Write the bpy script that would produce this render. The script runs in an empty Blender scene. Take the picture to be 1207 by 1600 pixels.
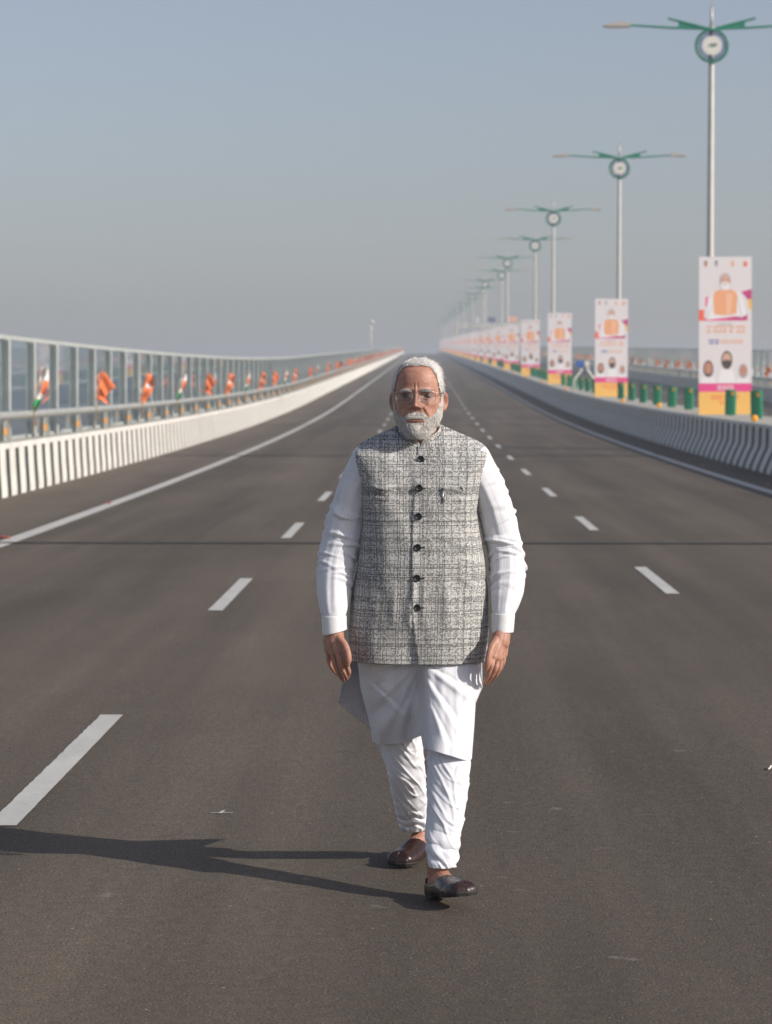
import bpy, bmesh, math, random
import numpy as np
from mathutils import Vector, Matrix, noise as mnoise

# ------------------------------------------------------------------ camera, world, sun
PI = math.pi
SC = bpy.context.scene
COL = SC.collection
FPX = 85.0 / 36.0 * 1600.0            # focal length in pixels of the 1207x1600 photograph
CAM = Vector((0.0, 0.0, 1.556))
PITCH = math.atan(172.0 / FPX)
YAW = math.atan(62.5 / FPX)
cd = bpy.data.cameras.new('camera')
cam = bpy.data.objects.new('camera', cd); COL.objects.link(cam)
cd.sensor_fit = 'VERTICAL'; cd.sensor_height = 36.0; cd.lens = 85.0
cd.clip_start = 0.1; cd.clip_end = 9000
cam.location = CAM
cam.rotation_euler = (PI / 2 - PITCH, 0, YAW)
cd.dof.use_dof = True; cd.dof.focus_distance = 7.75; cd.dof.aperture_fstop = 6.3
SC.camera = cam
CROT = cam.rotation_euler.to_matrix()

SUN_EL = math.radians(28.0)
SUN_DIR = Vector((0.905, -0.426, 0)).normalized() * math.cos(SUN_EL) + Vector((0, 0, math.sin(SUN_EL)))
world = bpy.data.worlds.new('World'); SC.world = world; world.use_nodes = True
wn = world.node_tree; wn.nodes.clear()
sky = wn.nodes.new('ShaderNodeTexSky'); sky.sky_type = 'NISHITA'; sky.sun_disc = False
sky.sun_elevation = SUN_EL
sky.sun_rotation = math.atan2(SUN_DIR.x, SUN_DIR.y)
sky.air_density = 1.0; sky.dust_density = 2.0; sky.ozone_density = 1.0
hsv = wn.nodes.new('ShaderNodeHueSaturation'); hsv.inputs['Saturation'].default_value = 0.78
bg = wn.nodes.new('ShaderNodeBackground'); bg.inputs['Strength'].default_value = 0.115
wo = wn.nodes.new('ShaderNodeOutputWorld')
tn = wn.nodes.new('ShaderNodeMix'); tn.data_type = 'RGBA'; tn.blend_type = 'MULTIPLY'; tn.inputs[0].default_value = 1.0; tn.inputs[7].default_value = (1.0, 0.978, 1.035, 1)
wn.links.new(sky.outputs[0], hsv.inputs['Color']); wn.links.new(hsv.outputs[0], tn.inputs[6]); wn.links.new(tn.outputs[2], bg.inputs[0]); wn.links.new(bg.outputs[0], wo.inputs[0])
sd = bpy.data.lights.new('sun', 'SUN'); sd.energy = 4.9; sd.angle = math.radians(0.6); sd.color = (1.0, 0.93, 0.83)
sun = bpy.data.objects.new('sun', sd); COL.objects.link(sun)
sun.rotation_euler = SUN_DIR.to_track_quat('Z', 'Y').to_euler()
SC.view_settings.view_transform = 'Standard'; SC.view_settings.look = 'None'
SC.view_settings.exposure = 0.0; SC.view_settings.gamma = 1.0
HAZE = 0.00105

# ------------------------------------------------------------------ helpers
rnd = random.Random(7)
def P(px, py, y):
    """point of the plane y=const seen at a pixel of the photograph (used to read off measurements)"""
    r = CROT @ Vector(((px - 603.5), -(py - 800.0), -FPX))
    t = (y - CAM.y) / r.y
    return CAM + r * t

KS, GM, Y0, Y1, K2 = 1.85e-4, 0.0238, 5.0, 700.0, 1.93e-5
YA = Y0 + GM / KS
def zr(y):
    """height of the road: level, then climbing to a crest"""
    if y <= Y0: return 0.0
    if y <= YA: return 0.5 * KS * (y - Y0) ** 2
    za = 0.5 * KS * (YA - Y0) ** 2
    if y <= Y1: return za + GM * (y - YA)
    t = y - Y1
    return za + GM * (Y1 - YA) + GM * t - 0.5 * K2 * t * t * (1.0 + max(0, t - 260) * 0.02)
def xo(y):
    return -1.9 * (max(0.0, y) / 900.0) ** 2

def link_mesh(name, verts, faces, mats=None, fm=None, parent=None, smooth=False, uv=None):
    me = bpy.data.meshes.new(name)
    me.from_pydata([tuple(v) for v in verts], [], [tuple(f) for f in faces])
    for m in (mats or []): me.materials.append(m)
    if fm is not None: me.polygons.foreach_set('material_index', np.array(fm, dtype=np.int32))
    if smooth: me.polygons.foreach_set('use_smooth', np.ones(len(me.polygons), dtype=bool))
    if uv is not None:
        l = me.uv_layers.new(name='UVMap')
        vi = np.empty(len(me.loops), dtype=np.int32); me.loops.foreach_get('vertex_index', vi)
        l.data.foreach_set('uv', np.array(uv, dtype=np.float32)[vi].ravel())
    me.update()
    o = bpy.data.objects.new(name, me); COL.objects.link(o)
    if parent: o.parent = parent
    return o

class MB:
    """collects shapes and links them as one mesh"""
    def __init__(s): s.v = []; s.f = []; s.m = []; s.mats = []
    def mi(s, m):
        if m not in s.mats: s.mats.append(m)
        return s.mats.index(m)
    def add(s, vs, fs, m):
        n = len(s.v); s.v += [Vector(v) for v in vs]; i = s.mi(m)
        for f in fs: s.f.append(tuple(n + k for k in f)); s.m.append(i)
        return s
    def box(s, lo, hi, m, bev=0.0):
        x0, y0, z0 = lo; x1, y1, z1 = hi
        if bev <= 0:
            vs = [(x0,y0,z0),(x1,y0,z0),(x1,y1,z0),(x0,y1,z0),(x0,y0,z1),(x1,y0,z1),(x1,y1,z1),(x0,y1,z1)]
            return s.add(vs, [(3,2,1,0),(4,5,6,7),(0,1,5,4),(1,2,6,5),(2,3,7,6),(3,0,4,7)], m)
        bm = bmesh.new(); bmesh.ops.create_cube(bm, size=1.0)
        for v in bm.verts:
            v.co = Vector(((x0+x1)/2 + v.co.x*(x1-x0), (y0+y1)/2 + v.co.y*(y1-y0), (z0+z1)/2 + v.co.z*(z1-z0)))
        bmesh.ops.bevel(bm, geom=bm.edges[:], offset=bev, segments=2, affect='EDGES')
        return s.bm(bm, m)
    def bm(s, bm, m):
        bm.verts.index_update()
        s.add([v.co.copy() for v in bm.verts], [[v.index for v in f.verts] for f in bm.faces], m); bm.free(); return s
    def tube(s, pts, r, m, n=10, cap=True, squash=None):
        pts = [Vector(p) for p in pts]; rs = r if isinstance(r, (list, tuple)) else [r] * len(pts)
        vs = []; fs = []; up = Vector((0.13, 0.21, 1)).normalized(); a = None
        for i, p in enumerate(pts):
            t = (pts[min(i+1, len(pts)-1)] - pts[max(i-1, 0)]).normalized()
            if a is None:
                a = t.cross(up)
                if a.length < 0.05: a = t.cross(Vector((1, 0, 0)))
            a = (a - t * a.dot(t)).normalized(); b = t.cross(a)
            for k in range(n):
                w = 2 * PI * k / n
                vs.append(p + (a * math.cos(w) + b * math.sin(w)) * rs[i])
        for i in range(len(pts) - 1):
            for k in range(n):
                fs.append((i*n+k, i*n+(k+1) % n, (i+1)*n+(k+1) % n, (i+1)*n+k))
        if cap:
            fs.append(tuple(range(n))[::-1]); fs.append(tuple((len(pts)-1)*n + k for k in range(n)))
        return s.add(vs, fs, m)
    def torus(s, c, R, r, m, n=40, k=8, axis='Y', a0=0, a1=2*PI):
        vs = []; fs = []; full = abs(a1 - a0 - 2*PI) < 1e-6
        nn = n if full else n + 1
        for i in range(nn):
            A = a0 + (a1 - a0) * i / n
            for j in range(k):
                B = 2 * PI * j / k; q = R + r * math.cos(B)
                vs.append(Vector(c) + Vector((q * math.cos(A), r * math.sin(B), q * math.sin(A))))
        for i in range(n):
            for j in range(k):
                fs.append((i*k+j, i*k+(j+1) % k, ((i+1) % nn)*k+(j+1) % k, ((i+1) % nn)*k+j))
        return s.add(vs, fs, m)
    def disc(s, c, R, th, m, n=40, sx=1.0, sz=1.0):
        """upright disc facing -y"""
        vs = []; 
        for yy in (-th/2, th/2):
            for i in range(n):
                A = 2*PI*i/n; vs.append(Vector(c) + Vector((R*sx*math.cos(A), yy, R*sz*math.sin(A))))
        fs = [tuple(range(n)), tuple(range(n, 2*n))[::-1]] + [(i, n+i, n+(i+1) % n, (i+1) % n) for i in range(n)]
        return s.add(vs, fs, m)
    def prism(s, poly, y0, y1, m):
        """polygon given in (x,z), extruded from y0 to y1"""
        n = len(poly)
        vs = [(x, y0, z) for x, z in poly] + [(x, y1, z) for x, z in poly]
        fs = [tuple(range(n)), tuple(range(n, 2*n))[::-1]] + [(i, n+i, n+(i+1) % n, (i+1) % n) for i in range(n)]
        return s.add(vs, fs, m)
    def build(s, name, parent=None, smooth=False):
        return link_mesh(name, s.v, s.f, s.mats, s.m, parent, smooth)

def tag(o, label=None, cat=None, group=None, kind=None):
    if label: o['label'] = label
    if cat: o['category'] = cat
    if group: o['group'] = group
    if kind: o['kind'] = kind
    return o
def empty(name, loc=(0, 0, 0), rz=0.0):
    o = bpy.data.objects.new(name, None); COL.objects.link(o); o.location = loc; o.rotation_euler = (0, 0, rz)
    o.empty_display_size = 0.1
    return o
def kids(o): return [c for c in bpy.data.objects if c.parent == o]
def copy_tree(o, parent=None, kidmap=None):
    c = o.copy(); COL.objects.link(c); c.parent = parent
    for k in kids(o) if kidmap is None else kidmap.get(o.name, []): copy_tree(k, c, kidmap)
    return c
def kidmap_of(root):
    d = {}
    def rec(o):
        d[o.name] = kids(o)
        for k in d[o.name]: rec(k)
    rec(root); return d

# ------------------------------------------------------------------ materials
def mat(name, col, rough=0.6, metal=0.0, spec=0.5, var=0.0, scale=8.0, bump=0.0, bscale=40.0, coat=0.0, sss=0.0):
    m = bpy.data.materials.new(name); m.use_nodes = True
    nt = m.node_tree; b = nt.nodes['Principled BSDF']
    b.inputs['Base Color'].default_value = (*col, 1); b.inputs['Roughness'].default_value = rough
    b.inputs['Metallic'].default_value = metal; b.inputs['Specular IOR Level'].default_value = spec
    b.inputs['Coat Weight'].default_value = coat
    if sss:
        b.inputs['Subsurface Weight'].default_value = sss; b.inputs['Subsurface Scale'].default_value = 0.008
        b.inputs['Subsurface Radius'].default_value = (1.0, 0.35, 0.2)
    tc = nt.nodes.new('ShaderNodeTexCoord')
    if var:
        n = nt.nodes.new('ShaderNodeTexNoise'); n.inputs['Scale'].default_value = scale; n.inputs['Detail'].default_value = 6
        nt.links.new(tc.outputs['Object'], n.inputs['Vector'])
        r = nt.nodes.new('ShaderNodeValToRGB')
        r.color_ramp.elements[0].position = 0.3; r.color_ramp.elements[1].position = 0.7
        r.color_ramp.elements[0].color = (*[c * (1 - var) for c in col], 1)
        r.color_ramp.elements[1].color = (*[min(1, c * (1 + var * 0.6)) for c in col], 1)
        nt.links.new(n.outputs['Fac'], r.inputs['Fac']); nt.links.new(r.outputs['Color'], b.inputs['Base Color'])
    if bump:
        n2 = nt.nodes.new('ShaderNodeTexNoise'); n2.inputs['Scale'].default_value = bscale; n2.inputs['Detail'].default_value = 4
        nt.links.new(tc.outputs['Object'], n2.inputs['Vector'])
        bp = nt.nodes.new('ShaderNodeBump'); bp.inputs['Strength'].default_value = bump; bp.inputs['Distance'].default_value = 0.01
        nt.links.new(n2.outputs['Fac'], bp.inputs['Height']); nt.links.new(bp.outputs['Normal'], b.inputs['Normal'])
    return m

class NT:
    """small node-tree helper"""
    def __init__(s, m): s.nt = m.node_tree; s.b = s.nt.nodes['Principled BSDF']; s.tc = s.nt.nodes.new('ShaderNodeTexCoord')
    def n(s, t, **kw):
        x = s.nt.nodes.new(t)
        for k, v in kw.items():
            if k in x.inputs: x.inputs[k].default_value = v
            else: setattr(x, k, v)
        return x
    def l(s, a, b): s.nt.links.new(a, b)
    def mapn(s, src, scale, rot=(0, 0, 0)):
        x = s.n('ShaderNodeMapping'); x.inputs['Scale'].default_value = scale; x.inputs['Rotation'].default_value = rot
        s.l(src, x.inputs['Vector']); return x.outputs[0]
    def noise(s, src, scale, detail=3.0, rough=0.5, dist=0.0):
        x = s.n('ShaderNodeTexNoise'); x.inputs['Scale'].default_value = scale; x.inputs['Detail'].default_value = detail
        x.inputs['Roughness'].default_value = rough; x.inputs['Distortion'].default_value = dist
        s.l(src, x.inputs['Vector']); return x.outputs['Fac']
    def ramp(s, src, stops):
        x = s.n('ShaderNodeValToRGB'); cr = x.color_ramp
        while len(cr.elements) < len(stops): cr.elements.new(0.5)
        for e, (p, c) in zip(cr.elements, stops):
            e.position = p; e.color = (c, c, c, 1) if not isinstance(c, tuple) else (*c, 1)
        s.l(src, x.inputs['Fac']); return x.outputs['Color']
    def mix(s, fac, a, b, mode='MIX'):
        x = s.n('ShaderNodeMix'); x.data_type = 'RGBA'; x.blend_type = mode
        for sock, val in ((x.inputs[0], fac), (x.inputs[6], a), (x.inputs[7], b)):
            if hasattr(val, 'is_output') or isinstance(val, bpy.types.NodeSocket): s.l(val, sock)
            elif isinstance(val, tuple): sock.default_value = (*val, 1)
            else: sock.default_value = val
        return x.outputs[2]
    def math(s, op, a, b=0.0):
        x = s.n('ShaderNodeMath'); x.operation = op
        for sock, val in ((x.inputs[0], a), (x.inputs[1], b)):
            if isinstance(val, bpy.types.NodeSocket): s.l(val, sock)
            else: sock.default_value = val
        return x.outputs[0]
    def bump(s, h, strength, dist, prev=None):
        x = s.n('ShaderNodeBump'); x.inputs['Strength'].default_value = strength; x.inputs['Distance'].default_value = dist
        s.l(h, x.inputs['Height'])
        if prev is not None: s.l(prev, x.inputs['Normal'])
        s.l(x.outputs[0], s.b.inputs['Normal']); return x.outputs[0]

def asphalt_mat(name, tone=(0.090, 0.0725, 0.0555)):
    m = mat(name, tone, 0.85); t = NT(m); o = t.tc.outputs['Object']
    fine = t.noise(o, 130.0, 3.0, 0.75)
    mid = t.noise(o, 22.0, 4.0, 0.6)
    lanes = t.noise(t.mapn(o, (0.9, 0.035, 1)), 1.0, 5.0, 0.6)
    big = t.noise(t.mapn(o, (0.5, 0.18, 1)), 1.0, 5.0, 0.65)
    c = t.ramp(fine, [(0.34, tuple(x * 0.45 for x in tone)), (0.5, tone), (0.66, tuple(x * 1.7 for x in tone))])
    c = t.mix(0.55, c, t.ramp(mid, [(0.3, 0.35), (0.7, 0.65)]), 'OVERLAY')
    c = t.mix(0.6, c, t.ramp(lanes, [(0.35, 0.30), (0.65, 0.70)]), 'OVERLAY')
    c = t.mix(0.45, c, t.ramp(big, [(0.3, 0.32), (0.7, 0.66)]), 'OVERLAY')
    tracks = t.noise(t.mapn(o, (2.3, 0.012, 1)), 1.0, 3.0, 0.5)
    c = t.mix(0.2, c, t.ramp(tracks, [(0.35, 0.30), (0.65, 0.70)]), 'OVERLAY')
    sx = t.n('ShaderNodeSeparateXYZ'); t.l(o, sx.inputs[0])
    edge = t.ramp(t.math('DIVIDE', t.math('MULTIPLY', sx.outputs[0], -1.0), 10.0), [(0.44, 0.0), (0.52, 0.55), (0.66, 0.85)])
    dust = t.math('MULTIPLY', edge, t.ramp(t.noise(t.mapn(o, (1.2, 0.25, 1)), 1.0, 5.0, 0.65), [(0.3, 0.25), (0.7, 1.0)]))
    c = t.mix(dust, c, (0.165, 0.135, 0.108))
    # pale aggregate chips and dusty scuffs
    v = t.n('ShaderNodeTexVoronoi'); v.inputs['Scale'].default_value = 75.0; t.l(o, v.inputs['Vector'])
    chip = t.math('MULTIPLY', t.math('LESS_THAN', v.outputs['Distance'], 0.16), t.math('GREATER_THAN', t.noise(o, 61.0, 1.0), 0.60))
    c = t.mix(chip, c, (0.30, 0.27, 0.235))
    v3 = t.n('ShaderNodeTexVoronoi'); v3.inputs['Scale'].default_value = 13.0; t.l(o, v3.inputs['Vector'])
    sp = t.math('MULTIPLY', t.math('LESS_THAN', v3.outputs['Distance'], 0.055), t.math('GREATER_THAN', t.noise(o, 9.0, 1.0), 0.56))
    c = t.mix(sp, c, (0.34, 0.31, 0.27))
    v2 = t.n('ShaderNodeTexVoronoi'); v2.inputs['Scale'].default_value = 3.1; v2.inputs['Randomness'].default_value = 1.0
    wob = t.n('ShaderNodeVectorMath', operation='ADD'); t.l(o, wob.inputs[0])
    nv = t.n('ShaderNodeTexNoise'); nv.inputs['Scale'].default_value = 14.0; nv.inputs['Detail'].default_value = 3; t.l(o, nv.inputs['Vector'])
    sc = t.n('ShaderNodeVectorMath', operation='SCALE'); sc.inputs['Scale'].default_value = 0.16; t.l(nv.outputs['Color'], sc.inputs[0]); t.l(sc.outputs[0], wob.inputs[1])
    t.l(wob.outputs[0], v2.inputs['Vector'])
    scuff = t.ramp(v2.outputs['Distance'], [(0.0, 0.55), (0.05, 0.45), (0.11, 0.0)])
    scuff = t.mix(t.ramp(t.noise(o, 1.7, 2.0), [(0.44, 0.0), (0.62, 1.0)]), (0, 0, 0), scuff)
    c = t.mix(scuff, c, (0.24, 0.215, 0.185))
    t.l(c, t.b.inputs['Base Color'])
    t.l(t.ramp(mid, [(0.3, 0.72), (0.7, 0.92)]), t.b.inputs['Roughness'])
    t.b.inputs['Specular IOR Level'].default_value = 0.3
    h = t.bump(fine, 0.55, 0.004); t.bump(mid, 0.25, 0.01, h)
    return m

def paint_mat(name, col=(0.54, 0.535, 0.51), bite=0.37):
    m = mat(name, col, 0.7); t = NT(m); o = t.tc.outputs['Object']
    w = t.noise(o, 60.0, 5.0, 0.7); g = t.noise(t.mapn(o, (3, 0.7, 1)), 2.0, 5.0, 0.65)
    c = t.mix(t.ramp(g, [(0.3, 0.0), (0.75, 1.0)]), tuple(x * 0.78 for x in col), col)
    c = t.mix(t.ramp(w, [(bite - 0.06, 1.0), (bite, 0.0)]), c, (0.14, 0.12, 0.10))
    t.l(c, t.b.inputs['Base Color']); t.bump(t.noise(o, 160.0, 3.0), 0.4, 0.003)
    return m

M = {}
M['asphalt'] = asphalt_mat('asphalt')
M['paint'] = paint_mat('road_paint')
M['joint'] = mat('joint_rubber', (0.040, 0.038, 0.034), 0.7, var=0.4)
M['conc_white'] = mat('painted_concrete', (0.66, 0.64, 0.60), 0.8, var=0.12, scale=3.0, bump=0.2)
M['conc_beige'] = mat('concrete_top', (0.40, 0.38, 0.33), 0.85, var=0.2, scale=2.0, bump=0.2)
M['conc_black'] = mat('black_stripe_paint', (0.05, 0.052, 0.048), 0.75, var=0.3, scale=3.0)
M['galv'] = mat('galvanised_steel', (0.42, 0.43, 0.41), 0.5, 0.35, var=0.12, scale=6.0)
M['galv_dark'] = mat('fence_steel', (0.50, 0.53, 0.51), 0.55, 0.3, var=0.15, scale=5.0)
M['pole'] = mat('pole_paint', (0.50, 0.49, 0.46), 0.5, 0.2, var=0.08, scale=4.0)
M['green'] = mat('green_paint', (0.015, 0.19, 0.12), 0.45, var=0.12, scale=5.0)
M['green_dark'] = mat('green_plastic', (0.004, 0.21, 0.10), 0.5, var=0.15, scale=5.0)
M['navy'] = mat('navy_letters', (0.02, 0.045, 0.11), 0.5)
M['disc'] = mat('disc_white', (0.66, 0.64, 0.58), 0.5)
M['lamp'] = mat('lamp_housing', (0.42, 0.38, 0.34), 0.5)
M['glass_lamp'] = mat('lamp_lens', (0.6, 0.6, 0.58), 0.2)
M['amber'] = mat('amber_reflector', (0.85, 0.36, 0.01), 0.35)
M['b_white'] = mat('banner_white', (0.70, 0.66, 0.68), 0.7)
M['b_pink'] = mat('banner_magenta', (0.74, 0.06, 0.25), 0.7)
M['b_dpink'] = mat('banner_plum', (0.52, 0.05, 0.20), 0.7)
M['b_yel'] = mat('banner_amber', (0.82, 0.48, 0.12), 0.7)
M['b_red'] = mat('banner_red', (0.82, 0.14, 0.07), 0.7)
M['b_or'] = mat('banner_orange', (0.80, 0.38, 0.20), 0.7)
M['b_skin'] = mat('banner_skin', (0.62, 0.38, 0.29), 0.7)
M['b_skin2'] = mat('banner_skin_brown', (0.50, 0.24, 0.16), 0.7)
M['b_blk'] = mat('banner_black', (0.07, 0.05, 0.05), 0.7)
M['b_grey'] = mat('banner_grey', (0.38, 0.37, 0.39), 0.7)
M['b_blue'] = mat('banner_blue', (0.10, 0.11, 0.38), 0.7)
M['b_hair'] = mat('banner_pale_hair', (0.52, 0.50, 0.52), 0.7)
M['b_or2'] = mat('banner_light_orange', (0.84, 0.48, 0.30), 0.7)
M['b_lwhite'] = mat('banner_bright_white', (0.78, 0.77, 0.79), 0.7)
M['saffron'] = mat('flag_saffron', (0.76, 0.18, 0.06), 0.8, var=0.15, scale=5)
M['flag_white'] = mat('flag_white', (0.72, 0.70, 0.68), 0.8)
M['flag_green'] = mat('flag_green', (0.02, 0.30, 0.10), 0.8)
M['bamboo'] = mat('bamboo', (0.45, 0.27, 0.12), 0.7)
M['sign_blue'] = mat('sign_blue', (0.04, 0.12, 0.42), 0.5)
M['beige'] = mat('gantry_beige', (0.44, 0.42, 0.34), 0.6)
M['petal'] = mat('petal', (0.32, 0.07, 0.05), 0.7)

def glass_mat():
    m = bpy.data.materials.new('acoustic_glass'); m.use_nodes = True; nt = m.node_tree; nt.nodes.clear()
    o = nt.nodes.new('ShaderNodeOutputMaterial'); mx = nt.nodes.new('ShaderNodeMixShader')
    tr = nt.nodes.new('ShaderNodeBsdfTransparent'); tr.inputs[0].default_value = (0.90, 0.94, 0.95, 1)
    gl = nt.nodes.new('ShaderNodeBsdfGlossy'); gl.inputs['Roughness'].default_value = 0.03; gl.inputs[0].default_value = (0.86, 0.9, 0.92, 1)
    lw = nt.nodes.new('ShaderNodeLayerWeight'); lw.inputs[0].default_value = 0.5; fr = nt.nodes.new('ShaderNodeMath'); fr.operation = 'POWER'; fr.inputs[1].default_value = 5.5; nt.links.new(lw.outputs['Facing'], fr.inputs[0])
    nt.links.new(fr.outputs[0], mx.inputs[0]); nt.links.new(tr.outputs[0], mx.inputs[1]); nt.links.new(gl.outputs[0], mx.inputs[2])
    nt.links.new(mx.outputs[0], o.inputs[0]); return m
M['glass'] = glass_mat()

# ------------------------------------------------------------------ road, sea, markings
YS = list(np.arange(-30, 200, 2.0)) + list(np.arange(200, 1401, 5.0))
def strip(mb, x0, x1, dz, m, ys=None, y0=None, y1=None, nx=1):
    if ys is None:
        ys = [y0] + [y for y in YS if y0 + 0.05 < y < y1 - 0.05] + [y1]
    vs = []; fs = []
    for y in ys:
        for i in range(nx + 1):
            vs.append((x0 + (x1 - x0) * i / nx + xo(y), y, zr(y) + dz))
    w = nx + 1
    for j in range(len(ys) - 1):
        for i in range(nx):
            fs.append((j*w+i, j*w+i+1, (j+1)*w+i+1, (j+1)*w+i))
    mb.add(vs, fs, m)
mb = MB(); strip(mb, -7.4, 20.4, 0.0, M['asphalt'], y0=-30, y1=1400, nx=6)
tag(mb.build('road'), 'grey brown asphalt carriageway climbing to the crest', kind='structure')
# bridge deck edge under the road so it is not a paper sheet
mb = MB()
for (xa, xb) in ((-7.4, -7.2), (20.2, 20.4)):
    vs = []; fs = []
    for y in YS: vs += [(xa + xo(y), y, zr(y) - 0.01), (xb + xo(y), y, zr(y) - 0.01), (xb + xo(y), y, zr(y) - 1.6), (xa + xo(y), y, zr(y) - 1.6)]
    for j in range(len(YS) - 1):
        for k in range(4): fs.append((j*4+k, j*4+(k+1) % 4, (j+1)*4+(k+1) % 4, (j+1)*4+k))
    mb.add(vs, fs, M['conc_beige'])
tag(mb.build('road_deck_edge'), kind='structure')
SEA = mat('sea_water', (0.30, 0.33, 0.35), 0.45, bump=0.4, bscale=0.6)
mb = MB(); mb.add([(-2400, -80, -14), (2400, -80, -14), (2400, 3900, -14), (-2400, 3900, -14)], [(0, 1, 2, 3)], SEA)
tag(mb.build('sea_water'), kind='structure')

def wob_strip(mb, x0, x1, y0, y1, m, dz=0.004, seg=0.06, jit=0.0025):
    n = max(2, int((y1 - y0) / seg)); vs = []; fs = []
    for i in range(n + 1):
        y = y0 + (y1 - y0) * i / n
        vs += [(x0 + rnd.uniform(-jit, jit) + xo(y), y, zr(y) + dz), (x1 + rnd.uniform(-jit, jit) * 0.4 + xo(y), y, zr(y) + dz)]
    for i in range(n): fs.append((2*i, 2*i+1, 2*i+3, 2*i+2))
    mb.add(vs, fs, m)
def markings():
    # the dashes and the edge lines painted on the road
    mb = MB()
    y = 8.78
    for i in range(110):
        if y < 60: wob_strip(mb, -1.555 - 0.055, -1.555 + 0.055, y, y + 3.12, M['paint'], seg=0.05)
        else: strip(mb, -1.61, -1.50, 0.004, M['paint'], y0=y, y1=y + 3.1)
        y += 9.0
    y = 19.35
    y = 19.35 - 9.0
    for i in range(110):
        if i == 0: y += 9.0; continue
        if y < 60: wob_strip(mb, 1.98 - 0.055, 1.98 + 0.055, y, y + 3.0, M['paint'], seg=0.1)
        else: strip(mb, 1.925, 2.035, 0.004, M['paint'], y0=y, y1=y + 3.0)
        y += 9.0
    y = 12.0
    for xx in (12.0, 15.4):
        for i in range(90): strip(mb, xx, xx + 0.12, 0.004, M['paint'], y0=20 + i*9.0, y1=23 + i*9.0)
    for (a, b) in ((-4.63, -4.43), (5.46, 5.65), (8.9, 9.1), (18.0, 18.2)):
        strip(mb, a, b, 0.004, M['paint'], y0=-30, y1=1390)
    return mb
mk = markings()
tag(mk.build('road_markings'), 'worn white lane dashes and edge lines on the asphalt', kind='structure')
# small painted survey cross on the asphalt
mb = MB()
c = P(347, 1271, 1.0); t = -CAM.z / (c.z - CAM.z); cc = CAM + (c - CAM) * t
mb.add([(cc.x-.042, cc.y-.012, .004), (cc.x-.005, cc.y-.008, .004), (cc.x+.042, cc.y-.006, .004), (cc.x+.042, cc.y+.002, .004), (cc.x, cc.y+.004, .004), (cc.x-.042, cc.y-.004, .004)], [(0,1,2,3,4,5)], M['paint'])
mb.add([(cc.x-.012, cc.y-.035, .007), (cc.x+.004, cc.y-.035, .007), (cc.x+.012, cc.y+.03, .007), (cc.x+.0, cc.y+.034, .007)], [(0,1,2,3)], M['paint'])
tag(mb.build('road_paint_mark'), kind='structure')
mb = MB()
for (yj, w) in ((25.78, 0.17), (58.0, 0.35), (90.5, 0.4), (123.0, 0.4), (155.5, 0.4)):
    strip(mb, -6.4, 6.58, 0.009, M['joint'], y0=yj, y1=yj + w)
tag(mb.build('road_joint'), 'dark rubber expansion joints across the carriageway', kind='structure')

# ------------------------------------------------------------------ barriers
def barrier_mesh(xs, side, period, ys0, ys1, prof, top, rib_frac=0.5, th=0.03, xtop2=None, phase=0.0):
    """long wall whose face towards the carriageway (side=+1: wall lies at larger x) carries raised white ribs.
       prof: list of (offset away from the carriageway, z) from the foot to the underside of the top band"""
    mb = MB()
    yy = [y for y in YS if ys0 <= y <= ys1]
    zt, wt = top
    sec = [(o + th, z) for o, z in prof]                       # groove surface
    # body: groove surface (black) , top band and top (white/beige), back
    def lay(poly, m):
        n = len(poly); vs = []; fs = []
        for y in yy:
            for o, z in poly: vs.append((xs + side * o + xo(y), y, zr(y) + z))
        for j in range(len(yy) - 1):
            for k in range(n - 1):
                f = (j*n+k, j*n+k+1, (j+1)*n+k+1, (j+1)*n+k)
                fs.append(f if side < 0 else f[::-1])
        mb.add(vs, fs, m)
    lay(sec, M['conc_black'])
    o1, z1 = sec[-1]; of = prof[-1][0]
    lay([(o1, z1), (of - 0.004, z1), (of - 0.004, zt - 0.02), (of + 0.016, zt)], M['conc_white'])
    lay([(of + 0.016, zt), (of + wt, zt), (of + wt + (prof[0][0] * 0), 0.0)], M['conc_beige'])
    # ribs
    y = ys0 + phase
    while y < ys1:
        a, b = y, y + period * rib_frac; c = 0.02
        vs = []; fs = []; n = len(prof)
        for (yy_, off) in ((a, th), (a + c, 0), (b - c, 0), (b, th)):
            for o, z in prof: vs.append((xs + side * (o + off) + xo(y), yy_, zr(yy_) + z))
        for k in range(3):
            for i in range(n - 1):
                f = (k*n+i, k*n+i+1, (k+1)*n+i+1, (k+1)*n+i)
                fs.append(f if side < 0 else f[::-1])
        fs.append((0, n, 2*n, 3*n))
        mb.add(vs, fs, M['conc_white']); y += period
    return mb
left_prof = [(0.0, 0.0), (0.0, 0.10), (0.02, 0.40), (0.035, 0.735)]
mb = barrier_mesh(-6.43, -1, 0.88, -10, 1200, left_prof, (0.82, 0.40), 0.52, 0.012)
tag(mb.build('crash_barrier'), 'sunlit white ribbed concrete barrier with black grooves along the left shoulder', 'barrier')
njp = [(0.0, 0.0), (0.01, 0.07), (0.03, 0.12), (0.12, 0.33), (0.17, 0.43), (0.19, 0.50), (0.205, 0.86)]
mb = barrier_mesh(6.60, 1, 1.04, -10, 1200, njp, (0.93, 1.40), 0.54, 0.013, phase=0.3)
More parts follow.
